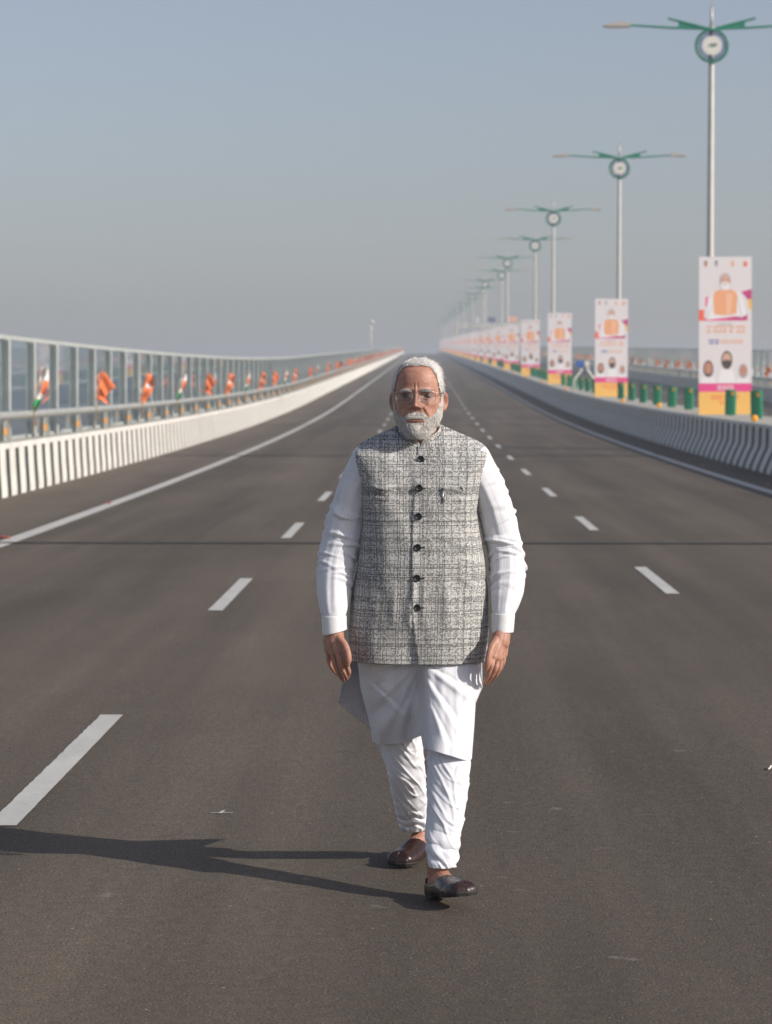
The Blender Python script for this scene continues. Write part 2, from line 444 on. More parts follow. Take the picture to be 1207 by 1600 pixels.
# its far side, facing the other carriageway
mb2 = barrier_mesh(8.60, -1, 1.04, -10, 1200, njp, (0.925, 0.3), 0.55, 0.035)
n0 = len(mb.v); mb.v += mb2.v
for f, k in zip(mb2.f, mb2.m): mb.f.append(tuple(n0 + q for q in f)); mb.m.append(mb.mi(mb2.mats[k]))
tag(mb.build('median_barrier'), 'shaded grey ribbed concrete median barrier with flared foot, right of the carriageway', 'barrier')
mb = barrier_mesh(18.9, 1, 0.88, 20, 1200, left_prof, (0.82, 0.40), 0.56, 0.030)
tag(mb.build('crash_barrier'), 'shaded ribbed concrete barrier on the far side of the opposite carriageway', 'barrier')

# ------------------------------------------------------------------ hand rail on the barrier and glass fence behind
def rail(xc, side, label, y0, cnt_parts):
    root = empty('hand_rail', (xc, y0, 0)); tag(root, label, 'rail')
    mb = MB(); ys = [y for y in YS if y0 <= y <= 1200]
    mb.tube([(xo(y), y - y0, zr(y) + 1.235) for y in ys], 0.068, M['galv'], n=12); mb.build('rail_tube', root, True)
    post = MB()
    # bracket post: tapered plate standing on the barrier, curving up under the tube
    post.prism([(-0.10, 0.82), (0.10, 0.82), (0.085, 1.0), (0.06, 1.12), (0.05, 1.18), (-0.05, 1.18), (-0.05, 1.10), (-0.09, 0.98)], -0.006, 0.006, M['galv'])
    post.box((-0.006, -0.10, 0.82), (0.006, 0.10, 1.17), M['galv'])
    post.box((-0.11, -0.11, 0.82), (0.11, 0.11, 0.835), M['galv'])
    refl = MB(); refl.box((-0.043, -0.022, 0.93), (0.043, -0.008, 1.045), M['amber'], 0.008)
    ys = [y0 + 3.95 * i for i in range(int((900 - y0) / 3.95))]
    p0 = None; stuff = MB(); sref = MB()
    for i, y in enumerate(ys):
        if i < cnt_parts:
            if p0 is None:
                p0 = post.build('rail_post', root); r0 = refl.build('reflector', p0); o = p0
            else:
                o = p0.copy(); COL.objects.link(o); o.parent = root
                r = r0.copy(); COL.objects.link(r); r.parent = o
            o.location = (xo(y), y - y0, zr(y))
        else:
            for src, dst in ((post, stuff), (refl, sref)):
                n = len(dst.v); dst.v += [v + Vector((xo(y), y - y0, zr(y))) for v in src.v]
                for f, k in zip(src.f, src.m): dst.f.append(tuple(n + q for q in f)); dst.m.append(dst.mi(src.mats[k]))
    if stuff.f:
        o = stuff.build('rail_post', root); o['kind'] = 'stuff'
        r = sref.build('reflector', o); r['kind'] = 'stuff'
rail(-6.62, -1, 'galvanised tube rail with amber reflectors on top of the sunlit left barrier', 2.4, 97)
rail(19.10, 1, 'galvanised tube rail on top of the far barrier beyond the median', 60.0, 60)

def fence(xc, H, label, y0, cnt):
    root = empty('glass_fence', (xc, y0, 0)); tag(root, label, 'fence')
    sp = 2.6
    mb = MB(); ys = [y for y in YS if y0 <= y <= 1150]
    for j in range(len(ys) - 1):
        a, b = ys[j], ys[j+1]
        vs = []
        for y in (a, b):
            for dx, dz in ((-.03, H-.05), (.03, H-.05), (.03, H+.02), (-.03, H+.02)): vs.append((dx + xo(y), y - y0, zr(y) + dz))
        mb.add(vs, [(0,1,5,4),(1,2,6,5),(2,3,7,6),(3,0,4,7)], M['galv_dark'])
    mb.build('top_rail', root)
    post = MB()
    # H section: flanges seen edge on, web between
    post.box((-0.080, -0.075, 0.0), (-0.066, 0.075, H - 0.052), M['galv_dark'])
    post.box((0.062, -0.075, 0.0), (0.080, 0.075, H - 0.052), M['galv_dark'])
    post.box((-0.066, -0.005, 0.0), (0.062, 0.005, H - 0.052), M['galv_dark'])
    post.box((-0.12, -0.12, 0.0), (0.12, 0.12, 0.015), M['galv_dark'])
    pane = MB(); pane.box((-0.006, 0.10, 0.86), (0.006, sp - 0.10, H - 0.056), M['glass'])
    fr = MB(); fr.box((-0.02, 0.09, 0.80), (0.02, sp - 0.09, 0.858), M['galv_dark'])
    n = int((900 - y0) / sp); p0 = None; sp_ = MB(); sg = MB(); sf = MB()
    for i in range(n):
        y = y0 + sp * i; off = Vector((xo(y), y - y0, zr(y)))
        tilt = math.atan2(zr(y + sp) - zr(y), sp)
        if i < cnt:
            if p0 is None: p0 = post.build('fence_post', root); g0 = pane.build('glass_pane', root); f0 = fr.build('pane_frame', g0); o, g, f = p0, g0, f0
            else:
                o = p0.copy(); g = g0.copy(); f = f0.copy()
                for q in (o, g, f): COL.objects.link(q)
                o.parent = root; g.parent = root; f.parent = g
            o.location = off; g.location = off; g.rotation_euler = (tilt, 0, 0)
        else:
            R = Matrix.Rotation(tilt, 3, 'X')
            for src, dst, rot in ((post, sp_, None), (pane, sg, R), (fr, sf, R)):
                k0 = len(dst.v); dst.v += [(rot @ v if rot else v) + off for v in src.v]
                for ff, k in zip(src.f, src.m): dst.f.append(tuple(k0 + q for q in ff)); dst.m.append(dst.mi(src.mats[k]))
    for mbx, nm in ((sp_, 'fence_post'), (sg, 'glass_pane'), (sf, 'pane_frame')):
        if mbx.f: o = mbx.build(nm, root); o['kind'] = 'stuff'
fence(-6.98, 2.53, 'clear glass noise fence with grey steel posts behind the left barrier', 3.7, 99)
fence(19.45, 2.85, 'clear glass noise fence with steel posts far beyond the opposite carriageway', 60.0, 99)

ORD = ['first', 'second', 'third', 'fourth', 'fifth', 'sixth', 'seventh', 'eighth', 'ninth', 'tenth', 'eleventh', 'twelfth', 'thirteenth', 'fourteenth', 'fifteenth', 'sixteenth', 'seventeenth', 'eighteenth', 'nineteenth', 'twentieth', 'twenty-first', 'twenty-second', 'twenty-third', 'twenty-fourth']

# ------------------------------------------------------------------ street lamps
def make_lamp():
    root = empty('street_lamp')
    mb = MB(); mb.tube([(0, 0, 0.93), (0, 0, 1.4), (0, 0, 10.0), (0, 0, 10.85)], [0.115, 0.105, 0.072, 0.066], M['pole'], n=16)
    mb.tube([(0, 0, 10.85), (0, 0, 11.35)], [0.045, 0.03], M['pole'], n=12); mb.tube([(0, 0, 11.35), (0, 0, 11.8)], [0.014, 0.006], M['pole'], n=8)
    mb.build('pole', root, True)
    b = MB(); b.box((-.2, -.2, .93), (.2, .2, .955), M['galv'], 0.004)
    for sx in (-1, 1):
        for sy in (-1, 1): b.tube([(sx*.15, sy*.15, .95), (sx*.15, sy*.15, 1.0)], .014, M['galv'], n=6)
    b.build('base_plate', root)
    for s in (-1, 1):
        a = MB()
        a.tube([(s*0.05, 0, 10.80), (s*1.0, 0, 10.83), (s*2.1, 0, 10.90)], [0.035, 0.032, 0.028], M['green'], n=8)
        a.tube([(s*0.05, 0, 10.80), (s*0.6, 0, 10.94), (s*1.12, 0, 11.07)], [0.034, 0.032, 0.03], M['green'], n=8)
        a.prism([(s*0.14, 10.828), (s*0.85, 10.85), (s*0.85, 10.99)], -0.012, 0.012, M['green'])
        arm = a.build('arm', root)
        h = MB()
        poly = [(s*2.08, 10.86), (s*2.12, 10.95), (s*2.35, 10.975), (s*2.62, 10.93), (s*2.78, 10.885), (s*2.76, 10.865), (s*2.3, 10.855)]
        h.prism(poly, -0.13, 0.13, M['lamp'])
        hh = h.build('lamp_head', arm)
        g = MB(); g.box((min(s*2.3, s*2.68), -0.10, 10.835), (max(s*2.3, s*2.68), 0.10, 10.853), M['glass_lamp']); g.build('lens', arm)
    e = MB(); zc = 10.36
    e.torus((0, -0.10, zc), 0.405, 0.035, M['green'], 48, 8)
    for q in (0.5 * PI, 1.5 * PI): e.box((-.02, -.12, zc + math.sin(q)*.41 - .05), (.02, .0, zc + math.sin(q)*.41 + .05), M['green'])
    ring = e.build('emblem_ring', root, True)
    d = MB(); d.disc((0, -0.13, zc), 0.235, 0.03, M['disc'], 36); disc = d.build('emblem_disc', ring)
    lt = MB()
    for k in range(22):
        a = 2*PI*(k + 0.5)/22; w = 0.030 if k % 3 else 0.040
        r0, r1 = 0.285, 0.345
        ux, uz = math.cos(a), math.sin(a); tx, tz = -uz, ux
        lt.prism([(r0*ux - w*tx, zc + r0*uz - w*tz), (r1*ux - w*tx, zc + r1*uz - w*tz), (r1*ux + w*tx, zc + r1*uz + w*tz), (r0*ux + w*tx, zc + r0*uz + w*tz)], -.135, -.12, M['navy'])
    lt.torus((0, -0.115, zc), 0.372, 0.010, M['navy'], 40, 6)
    lt.build('emblem_letters', ring)
    sw = MB()
    sw.prism([(-.13, zc - .03), (-.04, zc + .005), (.03, zc + .03), (.13, zc + .035), (.05, zc + .055), (-.05, zc + .035)], -.155, -.147, M['navy'])
    sw.prism([(-.05, zc - .035), (.03, zc - .04), (.13, zc - .0), (.14, zc + .025), (.05, zc + .012), (-.02, zc - .01)], -.155, -.147, M['green'])
    sw.build('emblem_swoosh', disc)
    return root
LP = []
lamp0 = make_lamp(); kmL = kidmap_of(lamp0)
BAN_Y = [62.6 + 38.2 * k for k in range(23)]
for k, y in enumerate(BAN_Y):
    o = lamp0 if k == 0 else copy_tree(lamp0, None, kmL)
    x = 7.32 if k % 2 == 0 else 8.02
    o.location = (x + xo(y), y, zr(y)); o.scale = (1, 1, 1)
    if k == 0: lb = 'tallest double-armed street lamp at the right edge, rising behind the largest banner'
    elif k < 23: lb = f'{ORD[k]} double-armed street lamp from the right, green ring emblem above the median banners'
    else: lb = 'faint hazy street lamp in the distant run of lamps fading towards the crest'
    tag(o, lb, 'street lamp', 'street lamps along the median')

# ------------------------------------------------------------------ banners
def LY(y): return -.0062 - (abs(y) - .0085)*.16
def letters(mb, x0, x1, z, h, m, y, words, seed):
    """headline glyphs: a head line with stems and bowls hanging from it, word by word"""
    r = random.Random(seed); tot = sum(words); gap = (x1 - x0) * 0.05; unit = (x1 - x0 - gap * (len(words) - 1)) / tot; x = x0
    for w in words:
        xe = x + unit * w
        mb.prism([(x, z + h*.82), (xe, z + h*.82), (xe, z + h), (x, z + h)], LY(y), LY(y) + .0006, m)
        q = x
        while q < xe - unit*.3:
            s = unit * 0.20
            mb.prism([(q + unit*.62, z), (q + unit*.62 + s, z), (q + unit*.62 + s, z + h*.80), (q + unit*.62, z + h*.80)], LY(y), LY(y) + .0006, m)
            hh = r.uniform(.25, .55)
            mb.prism([(q + unit*.1, z + h*hh*.4), (q + unit*.58, z + h*hh*.4), (q + unit*.58, z + h*(hh*.4 + .2)), (q + unit*.1, z + h*(hh*.4 + .3))], LY(y), LY(y) + .0006, m)
            q += unit
        x = xe + gap
def ell(cx, cz, rx, rz, n=22, a0=0, a1=2*PI): return [(cx + rx*math.cos(a0 + (a1-a0)*i/n), cz + rz*math.sin(a0 + (a1-a0)*i/n)) for i in range(n)]
def make_banner():
    root = empty('banner'); W, Hh = 0.68, 4.04
    fr = MB()
    for s in (-1, 1): fr.box((s*W - (0.035 if s > 0 else 0), 0.012, 0.0), (s*W + (0 if s > 0 else 0.035), 0.045, Hh), M['galv'])
    for z in (0.01, 2.0, Hh - 0.04): fr.box((-W + .036, .012, z), (W - .036, .042, z + .03), M['galv'])
    fr.build('frame', root)
    p = MB(); p.box((-W, -0.004, 0), (W, 0.009, Hh), M['b_white'])
    z = lambda v: Hh * (1 - v)                       # v measured from the top, 0..1
    X = lambda u: (u - 0.5) * 2 * W
    def pr(pts, m, lay=1): p.prism([(X(u), z(v)) for u, v in pts][::1], -0.004 - 0.0005*lay, -0.004 - 0.0005*(lay-1) - 0.0001, m)
    pr([(0, .943 - .0), (1, .943), (1, .857), (0, .857)], M['b_yel']); pr([(0, .9995), (1, .9995), (1, .9435), (0, .9435)], M['b_yel'])
    pr([(0, .8565), (1, .8565), (1, .803), (0, .803)], M['b_pink'])
    pr([(0, .405), (.92, .405), (.92, .365), (.5, .388), (0, .392)], M['b_pink'], 1)
    pr([(.45, .403), (.92, .403), (.92, .366), (.6, .388)], M['b_dpink'], 2)
    pr([(0, .403), (.10, .403), (.10, .335), (0, .335)], M['b_red'], 2)
    pr([(.80, .222), (1, .205), (1, .27), (.92, .27)], M['b_dpink'])
    pr([(.92, .272), (1, .272), (1, .335), (.95, .335)], M['b_yel'])
    pr([(.13, .255), (.17, .25), (.155, .31), (.12, .315)], M['b_pink'])
    panel = p.build('printed_sheet', root)
    g = MB()                                          # portrait of a man in an orange waistcoat
    E = lambda cu, cv, ru, rv, m, y, a0=0, a1=2*PI: g.prism([(X(cu) + ru*math.cos(t), z(cv) + rv*math.sin(t)) for t in [a0 + (a1-a0)*i/24 for i in range(24)]], LY(y), LY(y) + .0006, m)
    g.prism([(X(u), z(v)) for u, v in [(.15, .40), (.17, .30), (.25, .225), (.42, .21), (.60, .21), (.76, .225), (.86, .29), (.90, .37), (.80, .385), (.62, .37), (.4, .39)]], LY(-.0125), LY(-.0125) + .0006, M['b_lwhite'])
    g.prism([(X(u), z(v)) for u, v in [(.29, .365), (.275, .30), (.265, .245), (.30, .222), (.40, .207), (.50, .213), (.60, .207), (.70, .222), (.735, .245), (.72, .30), (.715, .36), (.5, .372)]], LY(-.0165), LY(-.0165) + .0006, M['b_or'])
    g.prism([(X(u), z(v)) for u, v in [(.52, .365), (.505, .24), (.56, .225), (.64, .24), (.62, .30), (.60, .36)]], LY(-.0205), LY(-.0205) + .0006, M['b_or2'])
    for (ua, ub, va, vb) in ((.15, .27, .39, .30), (.80, .735, .385, .26)): g.prism([(X(ua), z(va)), (X(ub), z(vb)), (X(ub + .012), z(vb)), (X(ua + .012), z(va))], LY(-.0205), LY(-.0205) + .0006, M['b_hair'])
    E(.50, .152, .150, .215, M['b_hair'], -.0245); E(.50, .150, .118, .160, M['b_skin'], -.0285); E(.50, .183, .112, .095, M['b_lwhite'], -.0325); E(.50, .176, .045, .016, M['b_skin2'], -.0365); E(.44, .147, .03, .012, M['b_blk'], -.0365); E(.56, .147, .03, .012, M['b_blk'], -.0365)
    g.build('portrait', panel)
    g = MB()
    for cu, cv, s, mh, ms in ((.53, .645, 1.15, M['b_blk'], M['b_skin']), (.18, .70, 1.05, M['b_blk'], M['b_skin2']), (.84, .715, .92, M['b_grey'], M['b_skin2'])):
        E(cu, cv + .01, .125*s, .205*s, mh, -.0125); E(cu, cv + .006, .098*s, .145*s, ms, -.0165)
        g.prism([(X(cu) - .2*s, z(.80)), (X(cu) + .2*s, z(.80)), (X(cu) + .14*s, z(cv + .062*s)), (X(cu) - .14*s, z(cv + .062*s))][:4], LY(-.0118), LY(-.0118) + .0005, M['b_lwhite'])
    E(.53, .672, .115, .075, M['b_blk'], -.0205)
    g.build('small_portraits', panel)
    for nm, (a, b, v, h, m, words, sd_) in (('headline', (.14, .88, .486, .19, M['b_or'], [1, 3, 1.2, 2], 3)), ('small_line', (.36, .62, .435, .05, M['b_grey'], [3, 2], 4)),
            ('blue_word', (.18, .38, .557, .13, M['b_blue'], [2], 5)), ('second_line', (.40, .84, .552, .10, M['b_or'], [3, 4], 6)), ('white_word', (.34, .66, .845, .11, M['b_lwhite'], [4], 7)),
            ('foot_line', (.22, .76, .908, .12, M['b_red'], [3, 4], 8)), ('foot_word', (.38, .62, .935, .06, M['b_red'], [3], 9))):
        g = MB(); letters(g, X(a), X(b), z(v), h, m, -.0095, words, sd_); g.build(nm, panel)
    for i, (cu, m) in enumerate(((.13, M['b_skin2']), (.33, M['b_grey']), (.64, M['b_or']), (.88, M['b_red']))):
        g = MB(); E(cu, .045, .040 + .01*(i == 3), .075, m, -.0125); E(cu, .032, .028, .03, M['b_blk'] if i < 2 else M['b_or'], -.0165); E(cu, .055, .05 if i == 3 else .03, .028, m, -.0165)
        g.build('emblem', panel)
    return root
ban0 = make_banner(); kmB = kidmap_of(ban0)
for k, y in enumerate(BAN_Y):
    o = ban0 if k == 0 else copy_tree(ban0, None, kmB)
    yb = y - 0.25
    o.location = (7.70 + xo(y), yb, zr(y) + 0.93); o.rotation_euler = (rnd.uniform(-.01, .01), rnd.uniform(-.006, .006), rnd.uniform(-.05, .05) + (0.02 if k == 0 else 0))
    if k == 0: lb = 'largest portrait banner with pink and amber foot, at the right edge on the median'
    elif k < 23: lb = f'{ORD[k]} tall portrait banner from the right, standing on the median barrier'
    else: lb = 'hazy far portrait banner in the row shrinking towards the crest of the median'
    tag(o, lb, 'banner', 'portrait banners standing on the median')

# ------------------------------------------------------------------ green anti-glare paddles and amber studs
def make_paddle():
    root = empty('glare_paddle')
    b = MB(); n = 20; vs = []; fs = []
    hs = [(0.03, 1.0), (0.58, 1.0), (0.62, 0.97), (0.645, 0.86)]
    for z, s in hs:
        for i in range(n):
            a = 2*PI*i/n; vs.append((0.14*s*math.cos(a), 0.045*s*math.sin(a)*(1.0 + 0.5*math.cos(a)**2), z))
    for j in range(len(hs) - 1):
        for i in range(n): fs.append((j*n+i, j*n+(i+1) % n, (j+1)*n+(i+1) % n, (j+1)*n+i))
    fs.append(tuple((len(hs)-1)*n + i for i in range(n))); fs.append(tuple(range(n))[::-1])
    b.add(vs, fs, M['green_dark']); b.build('blade', root)
    f = MB(); f.box((-.11, -.07, 0), (.11, .07, .03), M['green_dark'], .006); f.build('foot', root)
    r = MB(); r.box((.02, -.058, .50), (.08, -.042, .60), M['amber']); r.build('sticker', root)
    return root
pad0 = make_paddle(); kmP = kidmap_of(pad0)
i = 0; y = 36.6; npad = 0
while y < 520:
    if not any(abs(y - b) < 0.7 for b in BAN_Y):
        o = pad0 if npad == 0 else copy_tree(pad0, None, kmP if y < 260 else {})
        if y >= 260 and npad: COL.objects.unlink(o); o = bpy.data.objects.new('glare_paddle', kmP[pad0.name][0].data); COL.objects.link(o)
        o.location = (7.68 + xo(y) + rnd.uniform(-.015, .015), y, zr(y) + .93); o.rotation_euler = (rnd.uniform(-.02, .02), rnd.uniform(-.03, .03), -0.30 + rnd.uniform(-.12, .12))
        bi = sum(1 for b in BAN_Y if b < y)
        if 44 < y < 62: lb = {0: '', 1: ''}.get(9, 'green glare paddle nearest the right edge, above the amber stud' if y < 54.5 else ('green glare paddle standing in front of the largest banner' if y < 58 else 'green glare paddle just behind the foot of the largest banner'))
        elif bi <= 1 and 62 < y < 100.8:
            kk = int(round((y - 66) / 4.9)); lb = f'{ORD[max(0, min(11, kk))]} green glare paddle left of the largest banner, counting leftwards'
        elif y < 44: lb = 'green glare paddle on the near median barrier outside the right edge of the picture'
        elif bi <= 6: gap = [q for q in range(40) if BAN_Y[bi-1] < 36.6 + 4.9*q < y]; lb = f'{ORD[len(gap)]} green glare paddle leftwards between the {ORD[bi-1]} and {ORD[bi]} banners from the right'
        else: lb = 'small green glare paddle in the blurred run on the median beyond the seventh banner'
        tag(o, lb, 'glare paddle', 'green glare paddles on the median'); npad += 1
    y += 4.9
def make_stud():
    root = empty('amber_stud')
    b = MB(); bm = bmesh.new(); bmesh.ops.create_uvsphere(bm, u_segments=16, v_segments=10, radius=0.075)
    for v in bm.verts: v.co.y *= 0.35; v.co.z += 0.085
    b.bm(bm, M['amber']); b.build('reflector', root, True)
    f = MB(); f.box((-.03, .0, -.02), (.03, .02, .04), M['galv']); f.box((-.05, -.03, -.004), (.05, .05, .008), M['galv']); f.build('bracket', root); return root
st0 = make_stud(); kmS = kidmap_of(st0)
for i, y in enumerate([50.9, 73.7, 84.7, 119, 142, 165, 188]):
    o = st0 if i == 0 else copy_tree(st0, None, kmS)
    o.location = (6.90 + xo(y) + (0.2 if i in (1,) else 0), y, zr(y) + .93)
    lb = ['big amber stud reflector on the median edge below the paddle at the right edge', 'amber stud between the glare paddles left of the largest banner', 'amber stud at the foot of the second banner'][i] if i < 3 else f'{ORD[i]} amber stud from the right along the median top, small and blurred'
    tag(o, lb, 'reflector', 'amber studs on the median barrier')

# equipment stand between second and third banner
def stand_half(root, s, m):
    mb = MB(); mb.tube([(s*.52, 0, 0), (s*.50, 0, .55), (s*.16, 0, .98), (s*.15, 0, 1.2)], .055, M['disc'], n=10); mb.build('bent_post', root, True)
    b = MB(); b.box((s*.20 - .20, -.12, 1.16), (s*.20 + .20 - (.16 if s > 0 else 0), .12, 1.44), m, .02); b.build('cabinet', root)
r = empty('equipment_stand', (7.6 + xo(116), 116, zr(116) + .93)); stand_half(r, -1, M['sign_blue']); stand_half(r, 1, M['disc'])
mb = MB(); mb.box((-.6, -.1, 0), (.6, .1, .03), M['galv']); mb.build('base_plate', r)
tag(r, 'pale bent-post stand with blue and white boxes beside the second banner', 'equipment stand')

# ------------------------------------------------------------------ flags
def cloth(path, wid, m_fun, seed, thick=0.004, n=22, k=8):
    """hanging cloth: grid given by a function path(u,v)->(x,z), rippled in y"""
    mb = MB(); vs = []; fs = []; r = random.Random(seed); ph = r.uniform(0, 6)
    for j in range(n + 1):
        for i in range(k + 1):
            u, v = i / k, j / n; x, z = path(u, v)
            y = 0.05 * math.sin(7*u + 5*v + ph) * (0.3 + u) + 0.03 * math.sin(13*v + ph) + 0.02
            vs.append(Vector((x, y, z)))
    N = len(vs); vs += [p + Vector((0, thick, 0)) for p in vs]
    per = {}
    for j in range(n):
        for i in range(k):
            m = m_fun((i + .5)/k, (j + .5)/n); a, b, c, d = j*(k+1)+i, j*(k+1)+i+1, (j+1)*(k+1)+i+1, (j+1)*(k+1)+i
            per.setdefault(m.name, (m, []))[1].extend([(a, b, c, d), (d+N, c+N, b+N, a+N)])
    first = True
    n0 = len(mb.v); mb.v += vs
    for m, fl in per.values():
        ii = mb.mi(m)
        for f in fl: mb.f.append(f); mb.m.append(ii)
    return mb
def make_flag(kind):
    root = empty('flag')
    s = MB(); s.tube([(-.06, 0, 0.95), (.0, 0, 1.5), (.17, 0, 2.12)], [.014, .012, .009], M['bamboo'], n=8); s.build('stick', root, True)
    if kind == 'tri':      # three-banded flag, hanging along its stick
        f = lambda u, v: (.16 - .22*v + u*(.10 + .10*math.sin(3*v + .5)) , 2.10 - .74*v - .06*u)
        mf = lambda u, v: M['flag_green'] if v > .74 else (M['saffron'] if (u > .55 and .28 < v < .6) else M['flag_white'])
        c_ = cloth(f, .3, mf, 2)
    elif kind == 'swallow':  # saffron swallow-tailed flag, blown out to the right
        f = lambda u, v: (.12 - .18*v + u*(.42 - .30*abs(math.sin(PI*v))*0.6), 2.06 - .60*v + .04*math.sin(5*u) - .35*u*(1 - .8*v)*.8)
        c_ = cloth(f, .4, lambda u, v: M['saffron'], 5)
    else:                  # saffron flag folded on itself
        f = lambda u, v: (.14 - .24*v + u*(.22 + .10*math.sin(4*v)), 2.08 - .66*v - .12*u)
        c_ = cloth(f, .3, lambda u, v: M['flag_white'] if (.35 < v < .5 and .3 < u < .7) else M['saffron'], 9)
    c_.build('cloth', root, True); return root
protoF = {}
def place_flag(kind, x, y, rz, sc, lb, group, near):
    if kind not in protoF:
        protoF[kind] = make_flag(kind); protoF[kind + 'k'] = kidmap_of(protoF[kind]); o = protoF[kind]
    else: o = copy_tree(protoF[kind], None, protoF[kind + 'k'])
    o.location = (x + xo(y), y, zr(y)); o.rotation_euler = (0, 0, rz); o.scale = (sc*.64, sc*.64, 0.97)
    tag(o, lb, 'flag', group)
seq = ['tri', 'swallow', 'fold', 'tri', 'swallow', 'fold', 'tri', 'fold', 'swallow', 'tri', 'fold', 'swallow', 'tri', 'fold', 'swallow', 'swallow', 'fold', 'swallow']
desc = {'tri': 'white, green and saffron flag', 'swallow': 'wind-blown saffron flag', 'fold': 'folded saffron flag'}
y = 40.3
for i in range(100):
    kd = seq[i] if i < len(seq) else rnd.choice(['swallow', 'fold', 'swallow', 'fold', 'tri'])
    if i < 22: lb = f'{desc[kd]}, {ORD[i]} along the left rail counted from the left edge'
    else: lb = {'tri': 'small blurred tricolour flag far along the left rail', 'swallow': 'small blurred wind-blown saffron flag far along the left rail', 'fold': 'small blurred hanging saffron flag far along the left rail'}[kd]
    place_flag(kd, -6.52, y, rnd.uniform(-.35, .35), rnd.uniform(.9, 1.15) * (.88 if i > 5 else 1), lb, 'flags tied to the left rail', i < 30)
    y += 7.9 + (rnd.uniform(-.25, .25) if i < 8 else rnd.choice([0, 0, .8, 7.9]))
    if y > 830: break
y = 128.0
for i in range(42):
    kd = rnd.choice(['swallow', 'fold', 'swallow', 'tri'])
    lb = {'tri': 'blurred tricolour flag on the fence beyond the opposite carriageway', 'swallow': 'blurred wind-blown saffron flag beyond the opposite carriageway', 'fold': 'blurred hanging saffron flag beyond the opposite carriageway'}[kd]
    place_flag(kd, 19.0, y, rnd.uniform(-.4, .4), 1.3, lb, 'flags along the far rail', False)
    y += 8.0

# ------------------------------------------------------------------ gantry over the opposite carriageway, mast on the left
gy = 585.0; gx = 8.0 + xo(gy)
r = empty('sign_gantry', (gx, gy, zr(gy)))
for s, nm in ((0.0, 'post'), (15.0, 'post')):
    m_ = MB(); m_.box((s - .35, -.35, 0), (s + .35, .35, 8.6), M['beige'], .05); m_.build(nm, r)
m_ = MB(); m_.box((.35, -.3, 7.1), (14.65, .3, 8.0), M['beige'], .04); m_.box((.35, -.34, 8.003), (14.65, .34, 8.25), M['galv_dark'])
for k in range(12): m_.box((1 + 1.15*k, -.36, 7.15), (1.5 + 1.15*k, -.303, 7.9), M['conc_white'])
m_.build('beam', r)
m_ = MB(); m_.box((7.6, -.3, 8.5), (9.6, .2, 9.7), M['navy'], .05); m_.tube([(8.6, 0, 8.2), (8.6, 0, 8.6)], .1, M['galv']); m_.build('dark_panel', r)
m_ = MB(); m_.box((12.2, -.3, 8.5), (14.8, .2, 9.8), M['b_or'], .05); m_.tube([(13.4, 0, 8.2), (13.4, 0, 8.6)], .1, M['galv']); m_.build('orange_panel', r)
m_ = MB(); m_.box((4.6, -.3, 8.3), (5.5, .3, 9.6), M['disc'], .1); m_.build('camera_box', r)
tag(r, 'hazy beige sign gantry spanning the opposite carriageway behind the lamp poles', 'gantry')
my = 341.0
r = empty('camera_mast', (-7.5 + xo(my), my, zr(my)))
m_ = MB(); m_.tube([(0, 0, 0), (0, 0, 6.6)], [.12, .08], M['pole'], n=12); m_.build('pole', r, True)
for (dx, dz) in ((.18, 6.35), (-.05, 5.45)):
    m_ = MB(); bm = bmesh.new(); bmesh.ops.create_uvsphere(bm, u_segments=16, v_segments=10, radius=.26)
    for v in bm.verts: v.co = Vector((v.co.x + dx, v.co.y * .6 - .25, v.co.z * .8 + dz))
    m_.bm(bm, M['disc']); m_.build('camera_head', r, True)
tag(r, 'thin pale mast with two small heads behind the far left fence', 'mast')

# petals and litter on the road
for (px, py, lb) in ((9, 842, 'red petal scrap by the left edge line at the picture edge'), (168, 787, 'red petal scrap on the left edge line'), (1096, 728, 'brown leaf scrap by the right edge line'), (1203, 759, 'brown leaf scrap on the right edge line at the picture edge'), (1204, 1203, 'curl of white string on the asphalt at the right edge')):
    c = P(px, py, 1.0); g = 0
    t = 25.0
    for _ in range(30):
        q = CAM + (c - CAM) * (t / (c.y - CAM.y)); t = t * (CAM.z - zr(t)) / max(.2, CAM.z - q.z) if abs(CAM.z - q.z) > .01 else t
    q = CAM + (c - CAM) * t
    white = py > 1000; mb = MB(); R = .02 if white else .04
    if white: mb.tube([(-.012, -.02, .006), (0, 0, .01), (.004, .03, .012), (.02, .05, .006)], .0035, M['flag_white'], n=6)
    else:
        for k in range(3):
            a = rnd.uniform(0, 6); cx, cy = rnd.uniform(-.04, .04), rnd.uniform(-.05, .05)
            mb.tube([(cx - R*math.cos(a)*.6, cy - R*math.sin(a)*.6, .008), (cx, cy, .022), (cx + R*math.cos(a)*.6, cy + R*math.sin(a)*.6, .008)], [.006, .022, .004], M['petal'] if px < 1000 else M['bamboo'], n=6)
    o = mb.build('string_scrap' if white else 'petal_scrap', None, True); o.location = (q.x, q.y, zr(q.y)); tag(o, lb, 'litter')


